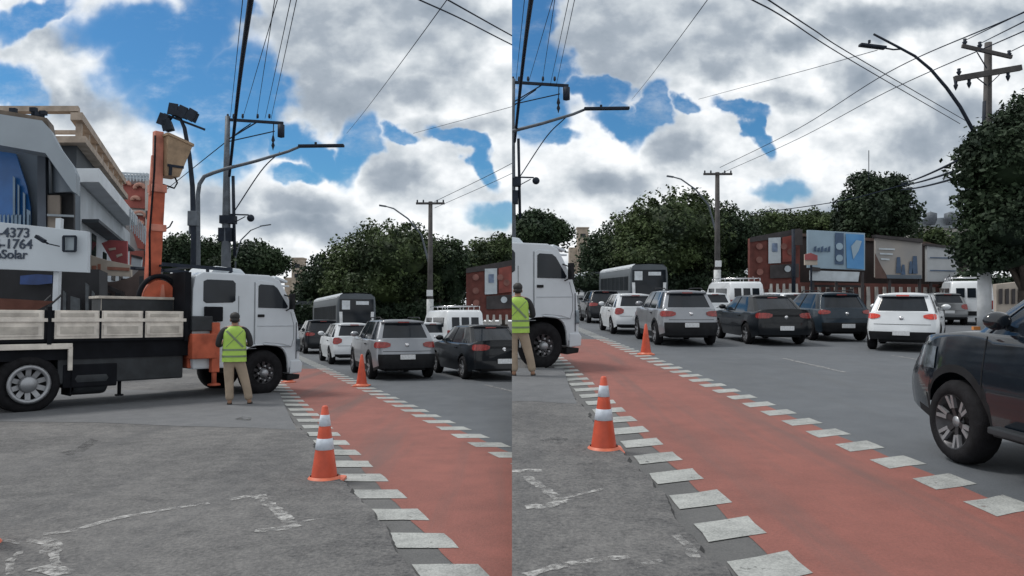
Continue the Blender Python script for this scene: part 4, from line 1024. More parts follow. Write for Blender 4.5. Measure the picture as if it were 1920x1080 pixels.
def cables_near(dx, dy, side):
    h = HALF[side]; q = lambda u, v, Y: at(u + dx, v + dy, Y)
    wire('thick black cable bundle dropping past the utility pole in the ' + h, [q(492, -130, 9), q(470, 0, 12), q(447, 170, 20), q(430, 330, 27.5)], .05)
    for i, (a, b_) in enumerate((((515, 0), (481, 222)), ((545, 0), (497, 222)), ((556, 0), (508, 224)), ((455, 0), (432, 220)), ((520, 0), (455, 222)))):
        wire((('third', 'fourth', 'fifth', 'first', 'second')[i] + ' thin wire from the left above the crossarm in the ' + h), [q(a[0] + (a[0] - b_[0]) * .6, a[1] - 130, 11), q(a[0], a[1], 13), q(b_[0], b_[1], 28)], .008, .1, group='thin wires above the crossarm in the ' + h)
    wire('slack wire looping from hanging insulator to pole in the ' + h, [q(525, 285, 28), q(490, 320, 28), q(440, 395, 28)], .022, .1)
    wire('wire running down leftwards from the crossarm in the ' + h, [q(470, 232, 28), q(425, 265, 30), q(300, 365, 45)], .022, .15)
    wire('lone diagonal wire across the grey cloud in the ' + h, [q(845, -10, 16), q(650, 250, 60)], .012, .1)
    T = (((840, 0, 10), (960, 67, 13), (1095, 140, 18)), ((787, 0, 10), (866, 36, 12), (960, 84, 14), (1095, 150, 18))) if side == 'L' else (((1441, 0, 10), (1526, 56, 13), (1607, 108, 17), (1810, 226, 27)), ((1411, 0, 10), (1474, 35, 12), (1592, 111, 17), (1800, 232, 27)))
    for nm, pts in zip(('upper', 'lower'), T): wire(nm + ' of two long wires falling rightwards in the ' + h, [at(2 * pts[0][0] - pts[1][0], 2 * pts[0][1] - pts[1][1], 8.5)] + [at(*k_) for k_ in pts], .011)
    wire('faint wire low across the white clouds in the ' + h, [q(775, 250, 60), q(960, 200, 40), q(1110, 158, 30)], .014, .1)
    wire('upper faint wire rising right from the small pole in the ' + h, [q(815, 378, 44), q(960, 306, 34), q(1130, 200, 24), q(1390, 85, 14)], .014, .05)
    wire('lower faint wire rising right from the small pole in the ' + h, [q(815, 390, 44), q(960, 325, 34), q(1130, 235, 24), q(1390, 120, 14)], .012, .05)

def signboard(name, label, cat, corners, Y, m, th=.12, group=None):
    P = [at(u, v, Y) for u, v in corners]; b = P[0].copy(); b.z = 0
    t = thing(name, label, cat, b, 0, group)
    me = MB(); me.slab([p - b for p in P], (0, th, 0)); me.build('panel', m, t, bevel=.01)
    return t, b
def patch(t, b, name, corners, Y, m, th=.03):
    me = MB(); me.slab([at(u, v, Y) - b for u, v in corners], (0, th, 0)); return me.build(name, m, t)

# ================================================================== LEFT HALF
cur = 'L'
build_ground()
for i, (pts, w) in enumerate((([(80, 1001), (130, 996), (215, 972), (290, 958), (392, 943)], .065), ([(428, 937), (460, 931), (500, 928)], .09), ([(484, 931), (515, 952), (545, 980)], .10), ([(478, 994), (520, 992), (560, 983)], .10), ([(548, 982), (575, 976), (607, 970)], .035),
                              ([(0, 1012), (42, 1018)], .05), ([(50, 1016), (78, 1012), (98, 1020), (96, 1036)], .12), ([(18, 1078), (20, 1050), (38, 1034)], .05), ([(66, 1072), (95, 1062), (118, 1078)], .14), ([(92, 1010), (106, 1060)], .06))): worn_mark(pts, w, i)
rz = math.radians(47.2); dv = Vector((math.cos(rz), math.sin(rz), 0))
def ground_patch(name, pts, m, z):
    me = MB(); P = [gnd(u, v, z) for u, v in pts]; me.add(P, [list(range(len(P)))]); return struct(me.build(name, m, fix=False))
m_smooth = ground_mat('smooth_asphalt', ((.075, .08, .088), (.145, .15, .16)), .5, 3, 45, .85, .6, .3)
m_stain = ground_mat('oil_stain', ((.03, .03, .033), (.06, .06, .065)), .8, 5, 40, .6, .3, .3, worn=(7, .44, .7))
ground_patch('asphalt_patch', [(-300, 786), (0, 790), (180, 792), (340, 799), (480, 802), (556, 806), (536, 765), (524, 735), (0, 728), (-300, 728)], m_smooth, .0385)
ground_patch('ground_stain', [(440, 785), (455, 781), (472, 783), (470, 788), (450, 790)], m_stain, .0405)
ground_patch('ground_stain', [(110, 848), (140, 842), (170, 822), (185, 826), (160, 845), (130, 856)], m_stain, .0405)
base = gnd(495, 741) - dv * 4.35
make_truck('crane truck with orange boom and cream bed sides in the left half', base, rz)
w_ = gnd(438, 762); make_worker('person in yellow green vest and khaki trousers, whole in the left half', w_, R(21))
make_cone('large orange cone with two grey bands in the left half', gnd(608, 903), .75)
make_cone('plain orange cone on the far dashes in the left half', gnd(678, 724), .77, False)
make_cone('small cone half hidden under the truck bumper, left half', gnd(541, 717), .62)
make_cone('orange cone entering at the bottom left edge of the picture', gnd(-46, 1030), .72)
queue('L'); avenue_trees(0, 0, 'L'); far_pole(0, 0, 'L'); near_pole(0, 0, 'L'); cables_near(0, 0, 'L')
tree_px('row of dark trees just right of the orange boom in the left half', 74, [(335, 480, 34, 38), (372, 486, 30, 32), (402, 482, 26, 34), (310, 490, 26, 36)], .28, 14000, m_leafA, 'broad_tree', .4, group='trees over the avenue')
tree_px('olive green tree above the brick wall in the left half', 88, [(905, 492, 38, 40), (945, 478, 40, 36), (985, 480, 40, 40)], .3, 14000, m_leafB, 'broad_tree', .4)
# flood lamp mast
b = at(362, 600, 25); b.z = 0; q = lambda u, v, y=25.: at(u, v, y) - b
t = thing('floodlight_mast', 'leaning dark mast with a cluster of floodlights above the work bucket', 'street lamp', b)
me = MB(); me.tube([(0, 0, 0), q(363, 440), q(361, 350), q(355, 290), q(346, 240), q(338, 222), q(326, 216), q(318, 226)], [.1, .09, .08, .07, .065, .05, .04, .04], 10); me.build('mast', m_steeld, t)
me = MB(); me.box(q(363, 410), (.32, .25, .5)); me.box(q(356, 420), (.06, .06, .7)); me.build('junction_box', m_steel, t, bevel=.02)
me = MB(); me.bar(q(308, 214), q(384, 243), .07, .07); me.build('head_bar', m_steeld, t)
for u, v, rr_ in ((309, 226, 20), (316, 236, -15), (328, 207, 10), (345, 212, 25), (362, 218, 30)):
    me = MB(); c = q(u, v); rt = Matrix.Rotation(R(rr_), 3, 'Y'); me.box(c, (.26, .3, .34), rot=rt, taper=.8); me.box(c + rt @ Vector((0, -.17, 0)), (.32, .04, .4), rot=rt); me.build('floodlight', m_steeld, t, bevel=.02)
tag_ = None
# far bracket lamp and faint lamp arm
b = at(440, 600, 62); b.z = 0; q = lambda u, v: at(u, v, 62.) - b
t = thing('street_lamp', 'faint distant lamp arm just right of the utility pole in the left half', 'street lamp', b)
me = MB(); me.tube([(0, 0, 0), q(442, 480), q(452, 450), q(470, 432), q(490, 424)], [.08, .07, .06, .05, .04], 7); me.bar(q(488, 424), q(508, 421), .14, .08); me.build('arm', m_steel, t)
# brick structure with posters (right end of the left half)
m_brick = mat('brick_red_render', (.12, .036, .029), .85, 0, .35, 1.5, .3, 15)
m_pilast = mat('pilaster_white', (.42, .41, .39), .8, 0, .2, 3)
m_bbwhite = mat('poster_white', (.45, .50, .54), .6, 0, .12, 2)
m_bbred = mat('poster_red', (.24, .055, .042), .6, 0, .35, 1.2)
m_bbdark = mat('billboard_frame_dark', (.045, .04, .042), .8, 0, .3, 2)

def brick_boards(dx, dy, side):
    h = HALF[side]
    t, b = signboard('billboard_wall', 'brick red wall with white and red posters in the ' + h, 'billboard', [(874 + dx, 505 + dy), (874 + dx, 600 + dy), (968 + dx, 600 + dy), (968 + dx, 488 + dy)], 58, m_brick, .5)
    patch(t, b, 'dark_band', [(874 + dx, 503 + dy), (874 + dx, 512 + dy), (968 + dx, 500 + dy), (968 + dx, 486 + dy)], 57.9, m_bbdark)
    patch(t, b, 'white_poster', [(909 + dx, 504 + dy), (909 + dx, 552 + dy), (932 + dx, 551 + dy), (932 + dx, 503 + dy)], 57.85, m_bbwhite)
    patch(t, b, 'poster_figure', [(916 + dx, 514 + dy), (916 + dx, 530 + dy), (926 + dx, 530 + dy), (926 + dx, 514 + dy)], 57.8, mat('poster_ink', (.15, .2, .3), .6, 0, .4, 3), .02)
    patch(t, b, 'red_poster', [(935 + dx, 503 + dy), (935 + dx, 550 + dy), (959 + dx, 547 + dy), (959 + dx, 498 + dy)], 57.85, m_bbred)
    patch(t, b, 'dark_window_strip', [(912 + dx, 555 + dy), (912 + dx, 580 + dy), (966 + dx, 578 + dy), (966 + dx, 552 + dy)], 57.85, m_bbdark)
    for i, (u, v) in enumerate(((892, 520), (892, 545), (893, 568), (945, 562), (938, 520), (950, 530))):
        me = MB(); me.lathe([(.001, -.02), (.25, -.02), (.25, .02), (.001, .02)], at(u + dx, v + dy, 57.8) - b, 'y', 14, smooth=False); me.build('painted_disc', m_bbwhite if i in (3,) else mat('faded_rose', (.20, .085, .07), .7, 0, .3, 2), t)
    for k in range(5): patch(t, b, 'pilaster', [(912 + dx + k * 12, 590 + dy), (911 + dx + k * 12, 608 + dy), (917 + dx + k * 12, 608 + dy), (916 + dx + k * 12, 590 + dy)], 57.7, m_pilast, .06)
brick_boards(0, 0, 'L')

# ---- shop building on the left
m_fasc = mat('fascia_blue_grey', (.25, .29, .33), .6, 0, .12, .6)
m_wallg = mat('wall_grey_blue', (.10, .125, .155), .8, 0, .2, .7)
m_blue = mat('blue_glazing', (.015, .10, .30), .35, 0, .35, .8)
m_blues = mat('blue_pale_strip', (.16, .24, .33), .5, 0, .2, 2)
m_shopdark = mat('shop_interior_dark', (.014, .015, .019), .8, 0, .5, .7)  # shade of the shop interiors put into flat near-black panels
m_beigew = mat('beige_plaster', (.22, .19, .165), .85, 0, .2, 1.5)
Yf = 24.
b = at(60, 600, Yf); b.z = 0
t = thing('shop_building', 'blue grey shop with an angular portal and blue glazing at the left edge', 'building', b)
q = lambda u, v, y=Yf: at(u, v, y) - b
def poly(name, pts, Y, m, th=.3, bev=0.):
    me = MB(); me.slab([q(u, v, Y) for u, v in pts], (KL['L'] * th, th, 0)); return me.build(name, m, t, bevel=bev)
poly('portal', [(-160, 196), (-160, 246), (0, 272), (85, 287), (136, 359), (142, 362), (143, 326), (136, 309), (111, 275), (92, 240), (79, 226), (0, 214)], Yf, m_fasc, .7)
poly('wall', [(-160, 230), (-160, 440), (141, 440), (141, 350), (90, 275)], 26.2, m_wallg, 1)
poly('glazing', [(-160, 262), (-160, 428), (57, 428), (57, 388), (50, 350), (29, 288), (0, 284)], 25.9, m_blue, .2)
for u0, u1, v0 in ((24, 28, 330), (33, 36, 345), (43, 47, 360), (50, 57, 392)): poly('mullion', [(u0, v0), (u0, 426), (u1, 426), (u1, v0 + 4)], 25.75, m_blues, .1)
for k in range(8): poly('glazing_graphic', [(-2 + k * 7.5, 404), (-2 + k * 7.5, 424), (1.5 + k * 7.5, 424), (2 + k * 7.5, 402)], 25.7, m_blues, .06)
poly('column', [(70, 286), (70, 426), (86, 426), (85, 288)], 25.4, mat('column_slate', (.07, .085, .11), .8, 0, .2, 1), .5)
me = MB(); me.add([q(85, 288, 24.3), q(136, 359, 24.3), q(136, 362, 26.3), q(88, 362, 26.3), q(86, 290, 26.3)], [(0, 1, 2, 3, 4)]); me.build('soffit', m_wallg, t, fix=False)
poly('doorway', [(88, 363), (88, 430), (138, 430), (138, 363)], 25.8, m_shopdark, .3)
poly('pillar', [(89, 366), (89, 430), (112, 430), (112, 366)], 25.5, m_beigew, .25)
poly('rail', [(88, 401), (88, 405), (138, 407), (138, 403)], 25.3, m_fasc, .08)
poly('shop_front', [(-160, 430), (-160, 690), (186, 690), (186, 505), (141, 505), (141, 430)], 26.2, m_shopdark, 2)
poly('shop_banner', [(38, 517), (37, 533), (70, 534), (98, 531), (98, 516), (70, 514)], 25.8, mat('banner_blue', (.012, .045, .17), .5, 0, .3, 2), .08)
for u0, u1, v0, v1 in ((118, 124, 545, 590), (132, 150, 555, 585), (160, 166, 530, 590), (172, 176, 545, 590)): poly('display_rack', [(u0, v0), (u0, v1), (u1, v1), (u1, v0 + 5)], 25.7, mat('rack_grey', (.05, .06, .07), .6, 0, .4, 4), .2)
poly('roof_edge', [(-160, 188), (-160, 197), (0, 215), (79, 227), (92, 241), (88, 221), (0, 206)], Yf + .05, mat('roof_tiles_brown', (.13, .105, .085), .85, 0, .4, 2), 1.0)
for u, v in ((24, 207), (62, 206), (72, 214), (80, 212)):
    me = MB(); me.tube([q(u, v + 14, 24.6), q(u, v - 3, 24.6)], .06, 6); me.box(q(u + 1, v, 24.6), (.2, .15, .14)); me.build('roof_bracket', m_steeld, t)
# white shop sign on its post
t, b = signboard('shop_sign', 'long white sign with dark phone numbers above the truck bed', 'sign', [(-120, 404), (-120, 500), (164, 511), (164, 434)], 20, mat('sign_panel_white', (.47, .52, .57), .5, 0, .06, .8), .14)
q = lambda u, v, y: at(u, v, y) - b
me = MB(); me.bar(q(112, 410, 20.3), q(105, 592, 20.1), .14, .14); z0 = q(105, 592, 20.1); me.bar(z0, (z0.x, z0.y, 0), .14); me.build('post', mat('post_white', (.5, .54, .58), .5, 0, .1, 3), t)
m_ink = mat('sign_ink', (.03, .045, .075), .6, 0, .2, 6)
for txt, (u, v), px in (('-4373', (-4, 444), 20.5), ('6-1764', (-12, 465), 20.5), ('eSolar', (-10, 484), 19)):
    p0 = at(u, v, 19.97); p1 = at(u + 30, v + 1.2, 19.97)
    text_mesh('lettering', txt, px * 20 / F * 1.25, m_ink, t, p0, (p1 - p0), (0, 0, 1), .012, .004)
me = MB(); me.bar(q(68, 443, 19.6), q(84, 453, 19.6), .12, .09); me.bar(q(84, 453, 19.6), q(90, 457, 19.7), .04); me.bar(q(90, 457, 19.7), q(112, 462, 19.8), .03); me.build('spotlight_arm', m_steeld, t)
me = MB()
for (a, c) in (((119, 443), (142, 443)), ((142, 443), (141, 471)), ((141, 471), (119, 471)), ((119, 471), (119, 443))): me.bar(q(*a, 19.85), q(*c, 19.85), .05, .05)
me.slab([q(120, 444, 19.93), q(120, 470, 19.93), (q(141, 470, 19.93)), q(141, 444, 19.93)], (0, .03, 0), 1); me.build('meter_box', [m_steeld, mat('meter_face', (.26, .31, .35), .5, 0, .1, 3)], t)

# ---- white building receding along the street with a roof pergola
a0 = -6.5
m_wwall = mat('white_wall_bluish', (.42, .46, .50), .75, 0, .15, .7)
m_slab = mat('pergola_concrete', (.33, .27, .22), .85, 0, .3, 2)
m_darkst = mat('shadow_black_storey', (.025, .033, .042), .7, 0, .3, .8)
Lw = lambda a, Z, z: lane(a, Z, z)
b = Lw(a0, 34, 0); t = thing('balcony_building', 'white building with a dark upper storey and an open roof pergola', 'building', b)
def bx(name, a1, a2, Z1, Z2, z1, z2, m, bev=0.):
    me = MB(); k = KL['L']; P = [Lw(a1, Z1, z1) - b, Lw(a2, Z1, z1) - b, Lw(a2, Z2, z1) - b, Lw(a1, Z2, z1) - b]; me.slab(P, (0, 0, z2 - z1)); return me.build(name, m, t, bevel=bev)
bx('wall', a0 - 12, a0, 34, 54, 0, 7.9, m_wwall)
bx('balcony_parapet', a0 - 1, a0 + .9, 34.2, 50, 7.95, 8.6, mat('parapet_white', (.54, .58, .62), .6, 0, .1, 1), .03)
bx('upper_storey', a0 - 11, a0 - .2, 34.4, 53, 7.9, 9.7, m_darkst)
bx('roof_slab', a0 - 9, a0 + .3, 33.8, 50, 9.7, 10.0, m_slab)
for Z in (34.5, 36.6, 38.7, 40.8, 42.9, 45, 47.1, 49.2): bx('pergola_post', a0 - .3, a0 - .02, Z, Z + .3, 10.0, 10.8, m_slab); 
for Z in (34.5, 38.7, 42.9, 47.1): bx('pergola_post', a0 - 4.3, a0 - 4.0, Z, Z + .3, 10.0, 10.8, m_slab)
bx('pergola_beam', a0 - .45, a0 + .1, 34, 50.2, 10.8, 11.15, m_slab); bx('pergola_beam', a0 - 4.6, a0 - 4.1, 34, 50.2, 10.8, 11.15, m_slab)
bx('pergola_beam', a0 - 6, a0 - .1, 34.0, 34.5, 11.2, 11.45, m_slab)
for Z in (38, 42, 46, 50): bx('pergola_rafter', a0 - 4.2, a0 - .2, Z, Z + .2, 11.16, 11.35, m_slab)
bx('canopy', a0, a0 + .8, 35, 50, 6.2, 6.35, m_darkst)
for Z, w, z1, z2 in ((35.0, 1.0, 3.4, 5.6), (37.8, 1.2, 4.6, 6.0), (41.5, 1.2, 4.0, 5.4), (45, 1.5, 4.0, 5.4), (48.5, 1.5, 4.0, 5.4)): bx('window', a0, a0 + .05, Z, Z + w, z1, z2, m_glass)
for k in range(9): bx('railing_post', a0 + .92, a0 + 1.0, 46 + k * 1.2, 46.12 + k * 1.2, 7.2, 8.5, m_bbwhite)
bx('awning', a0, a0 + 1.6, 38, 44, 3.3, 3.5, m_wwall)
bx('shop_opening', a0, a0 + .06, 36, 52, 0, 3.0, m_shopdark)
# signs on the shops
def flat_sign(label, corners, Y, m, extra=()):
    s, bb = signboard('shop_sign', label, 'sign', corners, Y, m, .12, None)
    for nm, cs, mm in extra: patch(s, bb, nm, cs, Y - .06, mm)
    return s
m_sred = mat('sign_red', (.30, .07, .075), .6, 0, .3, 1); m_cream = mat('sign_cream', (.40, .35, .30), .7, 0, .2, 1); m_ochre = mat('sign_brown_marks', (.24, .10, .07), .7, 0, .3, 2)
flat_sign('dark red awning sign with pale strokes right of the white sign', [(190, 456), (215, 500), (238, 500), (238, 452), (205, 450)], 40, m_sred, (('pale_stroke', [(203, 466), (205, 470), (217, 468), (216, 464)], m_cream), ('pale_stroke', [(218, 478), (219, 483), (229, 479), (228, 475)], m_cream)))
flat_sign('cream banner with small brown marks above the shop doorways', [(168, 478), (168, 515), (246, 519), (246, 497), (200, 488)], 36, m_cream, (('brown_mark', [(172, 498), (172, 510), (180, 511), (180, 498)], m_ochre), ('brown_mark', [(183, 495), (183, 512), (188, 512), (188, 495)], m_ochre), ('brown_mark', [(201, 500), (201, 506), (242, 508), (242, 502)], m_ochre)))
flat_sign('small dark shop window with blue panel left of the orange boom', [(226, 522), (226, 553), (266, 553), (266, 524)], 38, m_shopdark, (('blue_panel', [(231, 530), (231, 541), (260, 541), (260, 531)], mat('window_blue', (.08, .15, .22), .4, 0, .5, 3)),))
flat_sign('tilted white and black placard beside the orange boom', [(247, 478), (245, 503), (264, 507), (266, 484)], 42, m_bbwhite, (('dark_frame', [(246, 477), (245, 481), (267, 487), (267, 482)], m_bbdark),))
# lower clutter wall between shop and boom
b = at(200, 600, 37); b.z = 0; t = thing('low_shop', 'low brownish shop front with a slanting roof behind the truck bed', 'building', b)
q = lambda u, v, y=37.: at(u, v, y) - b
me = MB(); me.slab([q(166, 530), q(166, 640), q(300, 640), q(300, 500), (q(262, 505)), (q(246, 520)), q(215, 528)], (KL['L'] * 2, 2, 0)); me.build('wall', mat('brown_shop_wall', (.10, .075, .07), .85, 0, .5, .6), t)
me = MB(); me.slab([q(160, 516, 36.9), q(160, 524, 36.9), q(232, 556, 36.9), q(232, 548, 36.9)], (0, 1, 0)); me.build('roof_edge', m_bbdark, t)
for u in (176, 196, 216): me = MB(); me.slab([q(u, 548, 36.8), q(u, 600, 36.8), q(u + 9, 600, 36.8), q(u + 9, 550, 36.8)], (0, .3, 0)); me.build('door', m_shopdark, t)

# ---- terracotta building
b = at(250, 600, 57); b.z = 0; t = thing('terracotta_building', 'tall terracotta and white building with arched panels left of the orange boom', 'building', b)
q = lambda u, v, y=57.: at(u, v, y) - b
m_terra = mat('terracotta', (.30, .085, .07), .8, 0, .2, 1.2)
m_terral = mat('terracotta_pale', (.42, .22, .17), .8, 0, .25, 1.2)
def tp(name, pts, Y, m, th=.2): me = MB(); me.slab([q(u, v, Y) for u, v in pts], (KL['L'] * th, th, 0)); return me.build(name, m, t)
tp('wall', [(224, 338), (224, 640), (279, 640), (279, 336)], 57.5, mat('building_pale', (.33, .31, .31), .8, 0, .2, 1), 8)
tp('panel', [(231, 345), (231, 388), (272, 391), (272, 346)], 57.3, m_terra); tp('panel', [(240, 404), (258, 465), (271, 468), (271, 403)], 57.3, m_terra); tp('panel', [(236, 470), (236, 500), (270, 503), (270, 470)], 57.3, m_terra)
for u, v, r_ in ((262, 352, 9), (236, 346, 7), (254, 374, 6), (262, 420, 6), (262, 405, 11)):
    me = MB(); c = q(u, v, 57.1); k = r_ * 57 / F; me.tube([c + Vector((k * math.cos(R(a)), 0, k * .7 * math.sin(R(a)))) for a in range(-20, 201, 20)], .16, 6); me.build('arch_relief', m_terral, t)
tp('cornice', [(228, 392), (228, 400), (274, 404), (274, 395)], 57.0, mat('cornice_pale', (.42, .38, .36), .8, 0, .1, 1), .4)
tp('corner_column', [(272, 338), (272, 520), (280, 520), (280, 338)], 57.0, mat('cornice_pale', (.42, .38, .36), .8), .6)
me = MB()
for k in range(9): me.bar(q(226 + k * 6.2, 340), q(226 + k * 6.2, 324), .07)
me.bar(q(224, 324), q(279, 327), .12); me.bar(q(224, 333), q(279, 335), .06); me.slab([q(224, 327, 57.2), q(224, 337, 57.2), q(279, 339, 57.2), q(279, 329, 57.2)], (0, .04, 0)); me.build('roof_railing', mat('railing_blue_white', (.42, .48, .53), .5, 0, .1, 2), t)
for (u0, v0, u1, v1) in ((227, 395, 231, 408), (274, 395, 277, 410), (273, 430, 276, 448)): tp('window', [(u0, v0), (u0, v1), (u1, v1), (u1, v0)], 56.9, m_glass, .1)
# reddish tray lying on the truck bed and the dark trunk base of the lamp
b = base + dv * -.1 + Vector((-dv.y, dv.x, 0)) * .9 + Vector((0, 0, 1.28))
t = thing('wheelbarrow', 'faded red wheelbarrow tray sticking up over the truck bed side', 'wheelbarrow', b, rz)
me = MB(); top = [(-.75, -.3, .72), (.62, -.3, .66), (.62, .4, .66), (-.75, .4, .72)]; bt = [(-.6, -.18, .50), (.35, -.18, .48), (.35, .3, .48), (-.6, .3, .50)]
me.add(top + bt, [(0, 1, 5, 4), (1, 2, 6, 5), (2, 3, 7, 6), (3, 0, 4, 7), (4, 5, 6, 7)]); me.build('tray', mat('tray_red_brown', (.17, .075, .06), .7, 0, .3, 4), t)
me = MB()
for y in (-.25, .35): me.tube([(-.9, y, .45), (.3, y, .3), (.75, y, .78)], .02, 6); me.tube([(-.3, y, 0.0), (-.3, y, .45)], .02, 6)
me.build('handle', m_tank, t)
me = MB(); me.lathe([(.06, -.04), (.17, -.04), (.19, 0), (.17, .04), (.06, .04)], (.55, .05, .19), 'y', 16); me.build('front_wheel', m_tyre, t)

# ================================================================== RIGHT HALF
cur = 'R'
build_ground()
for i, (pts, w) in enumerate((([(950, 885), (985, 882), (1016, 882)], .10), ([(985, 893), (1015, 912), (1050, 938)], .09), ([(985, 950), (1030, 948), (1062, 935)], .11), ([(1055, 935), (1090, 926), (1130, 916)], .04), ([(985, 1078), (1050, 1060), (1110, 1050), (1180, 1044)], .07), ([(1266, 1003), (1290, 1022), (1303, 1045)], .07), ([(1190, 1062), (1240, 1050)], .05))): worn_mark(pts, w, 40 + i)
ground_patch('asphalt_patch', [(930, 752), (1000, 752), (1060, 756), (1082, 757), (1066, 720), (1056, 690), (930, 690)], m_smooth, .0385)
ground_patch('ground_stain', [(1010, 825), (1040, 818), (1066, 822), (1050, 834)], m_stain, .0405)
rz = math.radians(27.9); dv = Vector((math.cos(rz), math.sin(rz), 0))
make_truck('white truck cab with a dark door window, cut by the middle of the picture', gnd(1020, 692) - dv * 4.35, rz)
make_worker('partly hidden person in green vest at the right half edge', gnd(971, 708), R(2))
make_cone('large orange cone with two grey bands in the right half', gnd(1132, 847), .75)
make_cone('plain orange cone on the far dashes in the right half', gnd(1211, 665), .77, False)
make_cone('small cone half hidden under the truck bumper, right half', gnd(1070, 661), .62)
queue('R'); avenue_trees(532, -57, 'R'); far_pole(539, -55, 'R'); near_pole(535, -70, 'R'); cables_near(535, -64, 'R'); brick_boards(532, -58, 'R')
p, a = put_rear(1588, 641, CROSS, -2); make_car('compact_suv', 'dark slate SUV between the black sedan and the white hatchback', 'car', p, a, dict(CROSS, rails=1), pm_navy)
p, a = put_rear(1690, 660, CROSS, -34); make_car('crossover', 'white hatchback with lit brake lamps turning right, behind the dark pickup', 'car', p, a, dict(CROSS, clad_r=.56), pm_white, lit=True)
p, a = put_rear(1500, 612, HATCH); make_car('hatchback', 'white car showing only its roof between the black sedan and the dark slate SUV', 'car', p, a, HATCH, pm_white)
p, a = put_rear(1462, 606, HATCH); make_car('hatchback', 'pale car whose roof shows above the black sedan', 'car', p, a, HATCH, pm_white)
p, a = put_rear(1780, 610, HATCH, -20); make_car('hatchback', 'grey car beyond the white turning hatchback, under the billboards', 'car', p, a, HATCH, pm_grey)
p, a = put_rear(1822, 610, dict(L=4.6), -26); make_van('white van standing behind the white painted pole base', p, a)
# large dark SUV at the right edge
g = gnd(1787, 868); a = heading(0); fx, fy = math.cos(a), math.sin(a); lx_, ly_ = -fy, fx
hw = BIG['W'] / 2; p = Vector((g.x - fx * BIG['xf'] - lx_ * hw, g.y - fy * BIG['xf'] - ly_ * hw, 0))
BB = dict(BIG); t = make_car('large_suv', 'large black SUV with two tone alloy wheels cut by the right edge', 'car', p, a, BB, pm_gloss, dark_rim=False)
for s in (-1, 1): me = MB(); me.box((0, s * (hw + .03), .42), (1.7, .12, .06)); me.build('side_step', m_tank, t, bevel=.015)
me = MB(); me.box((1.08, hw + .03, 1.27), (.03, .06, .03)); me.build('mirror_reflection', mat('amber_reflection', (.5, .2, .06), .3), t)  # amber block stands in for an orange reflection at the mirror
# billboards
m_bw = mat('billboard_wall_red', (.16, .065, .055), .85, 0, .35, .8)
t, b = signboard('street_wall', 'low dark red wall with pale pilasters running under the billboards', 'wall', [(1400, 528), (1400, 588), (1812, 588), (1812, 534)], 62, m_bw, .4)
for k in range(26):
    u = 1412 + k * 15.3; patch(t, b, 'pilaster', [(u, 536 + k * .12), (u - 1.5, 586), (u + 7, 586), (u + 5, 536 + k * .12)], 61.8, m_pilast, .15)
patch(t, b, 'window_band', [(1518, 534), (1518, 538), (1622, 539), (1622, 535)], 61.7, m_bbdark, .1)
for u in (1550, 1592, 1740): patch(t, b, 'dark_opening', [(u, 541), (u, 572), (u + 8, 572), (u + 8, 541)], 61.65, m_bbdark, .1)
def legs(t, b, us, v0, Y):
    for u in us:
        me = MB(); p = at(u, v0, Y + .2) - b; me.bar(p, (p.x, p.y, 0), .18); me.build('leg', m_bbdark, t)
m_bblue = mat('poster_pale_blue', (.27, .37, .45), .5, 0, .12, .5); m_bblue2 = mat('poster_blue', (.05, .20, .46), .5, 0, .45, .5, col2=(.10, .30, .56)); m_bbink = mat('poster_slate', (.05, .09, .16), .6, 0, .3, 1)
t, b = signboard('billboard', 'pale blue billboard with a dark column and a bright blue picture', 'billboard', [(1515, 431), (1515, 502), (1622, 507), (1622, 437)], 60, m_bblue, .3, 'billboards above the low wall')
patch(t, b, 'dark_column', [(1566, 436), (1566, 495), (1582, 496), (1582, 437)], 59.9, m_bbink)
patch(t, b, 'blue_picture', [(1586, 438), (1588, 503), (1620, 505), (1620, 440)], 59.9, m_bblue2)
patch(t, b, 'blue_swirl', [(1596, 462), (1600, 486), (1610, 470), (1616, 452), (1606, 450)], 59.84, m_bblue, .02)
for k in range(5): patch(t, b, 'letter_shape', [(1527 + k * 6.5, 463 + (k % 2) * 2), (1526 + k * 6.5, 471 + (k % 3)), (1530.5 + k * 6.5, 472), (1531 + k * 6.5, 461 + (k % 2) * 3)], 59.85, m_bbink, .02)
for v in (462, 484): 
    me = MB(); me.lathe([(.001, -.02), (.28, -.02), (.28, .02), (.001, .02)], at(1574, v, 59.85) - b, 'y', 14, smooth=False); me.build('round_logo', m_bblue, t)
patch(t, b, 'lower_ledge', [(1518, 507), (1518, 526), (1609, 528), (1612, 510)], 59.85, m_bbwhite, .05)
patch(t, b, 'lamp_box', [(1522, 500), (1522, 508), (1538, 509), (1538, 502)], 59.5, m_bbdark, .3)
legs(t, b, (1524, 1568, 1617), 510, 60)
m_bcream = mat('poster_cream', (.35, .315, .28), .6, 0, .16, .35, col2=(.24, .24, .245))
t, b = signboard('billboard', 'cream billboard picturing dark standing figures, right of the blue one', 'billboard', [(1642, 444), (1642, 520), (1729, 523), (1729, 453)], 60.5, m_bcream, .3, 'billboards above the low wall')
patch(t, b, 'brown_corner', [(1641, 475), (1641, 522), (1666, 522), (1652, 498)], 60.42, mat('brown_corner', (.10, .06, .05), .8, 0, .3, 1), .03)
patch(t, b, 'roof_strip', [(1640, 440), (1642, 445), (1731, 455), (1731, 448)], 60.2, m_bbdark, .6)
for (u, v0, v1, w) in ((1682, 482, 512, 6), (1692, 496, 515, 4), (1712, 480, 513, 7), (1706, 490, 513, 4)): patch(t, b, 'printed_figure', [(u, v0), (u - 2, v1), (u + w + 2, v1), (u + w, v0)], 60.4, m_bbink, .02)
for (u, v, w) in ((1648, 465, 30), (1650, 474, 24), (1652, 484, 16)): patch(t, b, 'printed_line', [(u, v), (u, v + 3), (u + w, v + 4), (u + w, v + 1)], 60.4, m_bbwhite, .02)
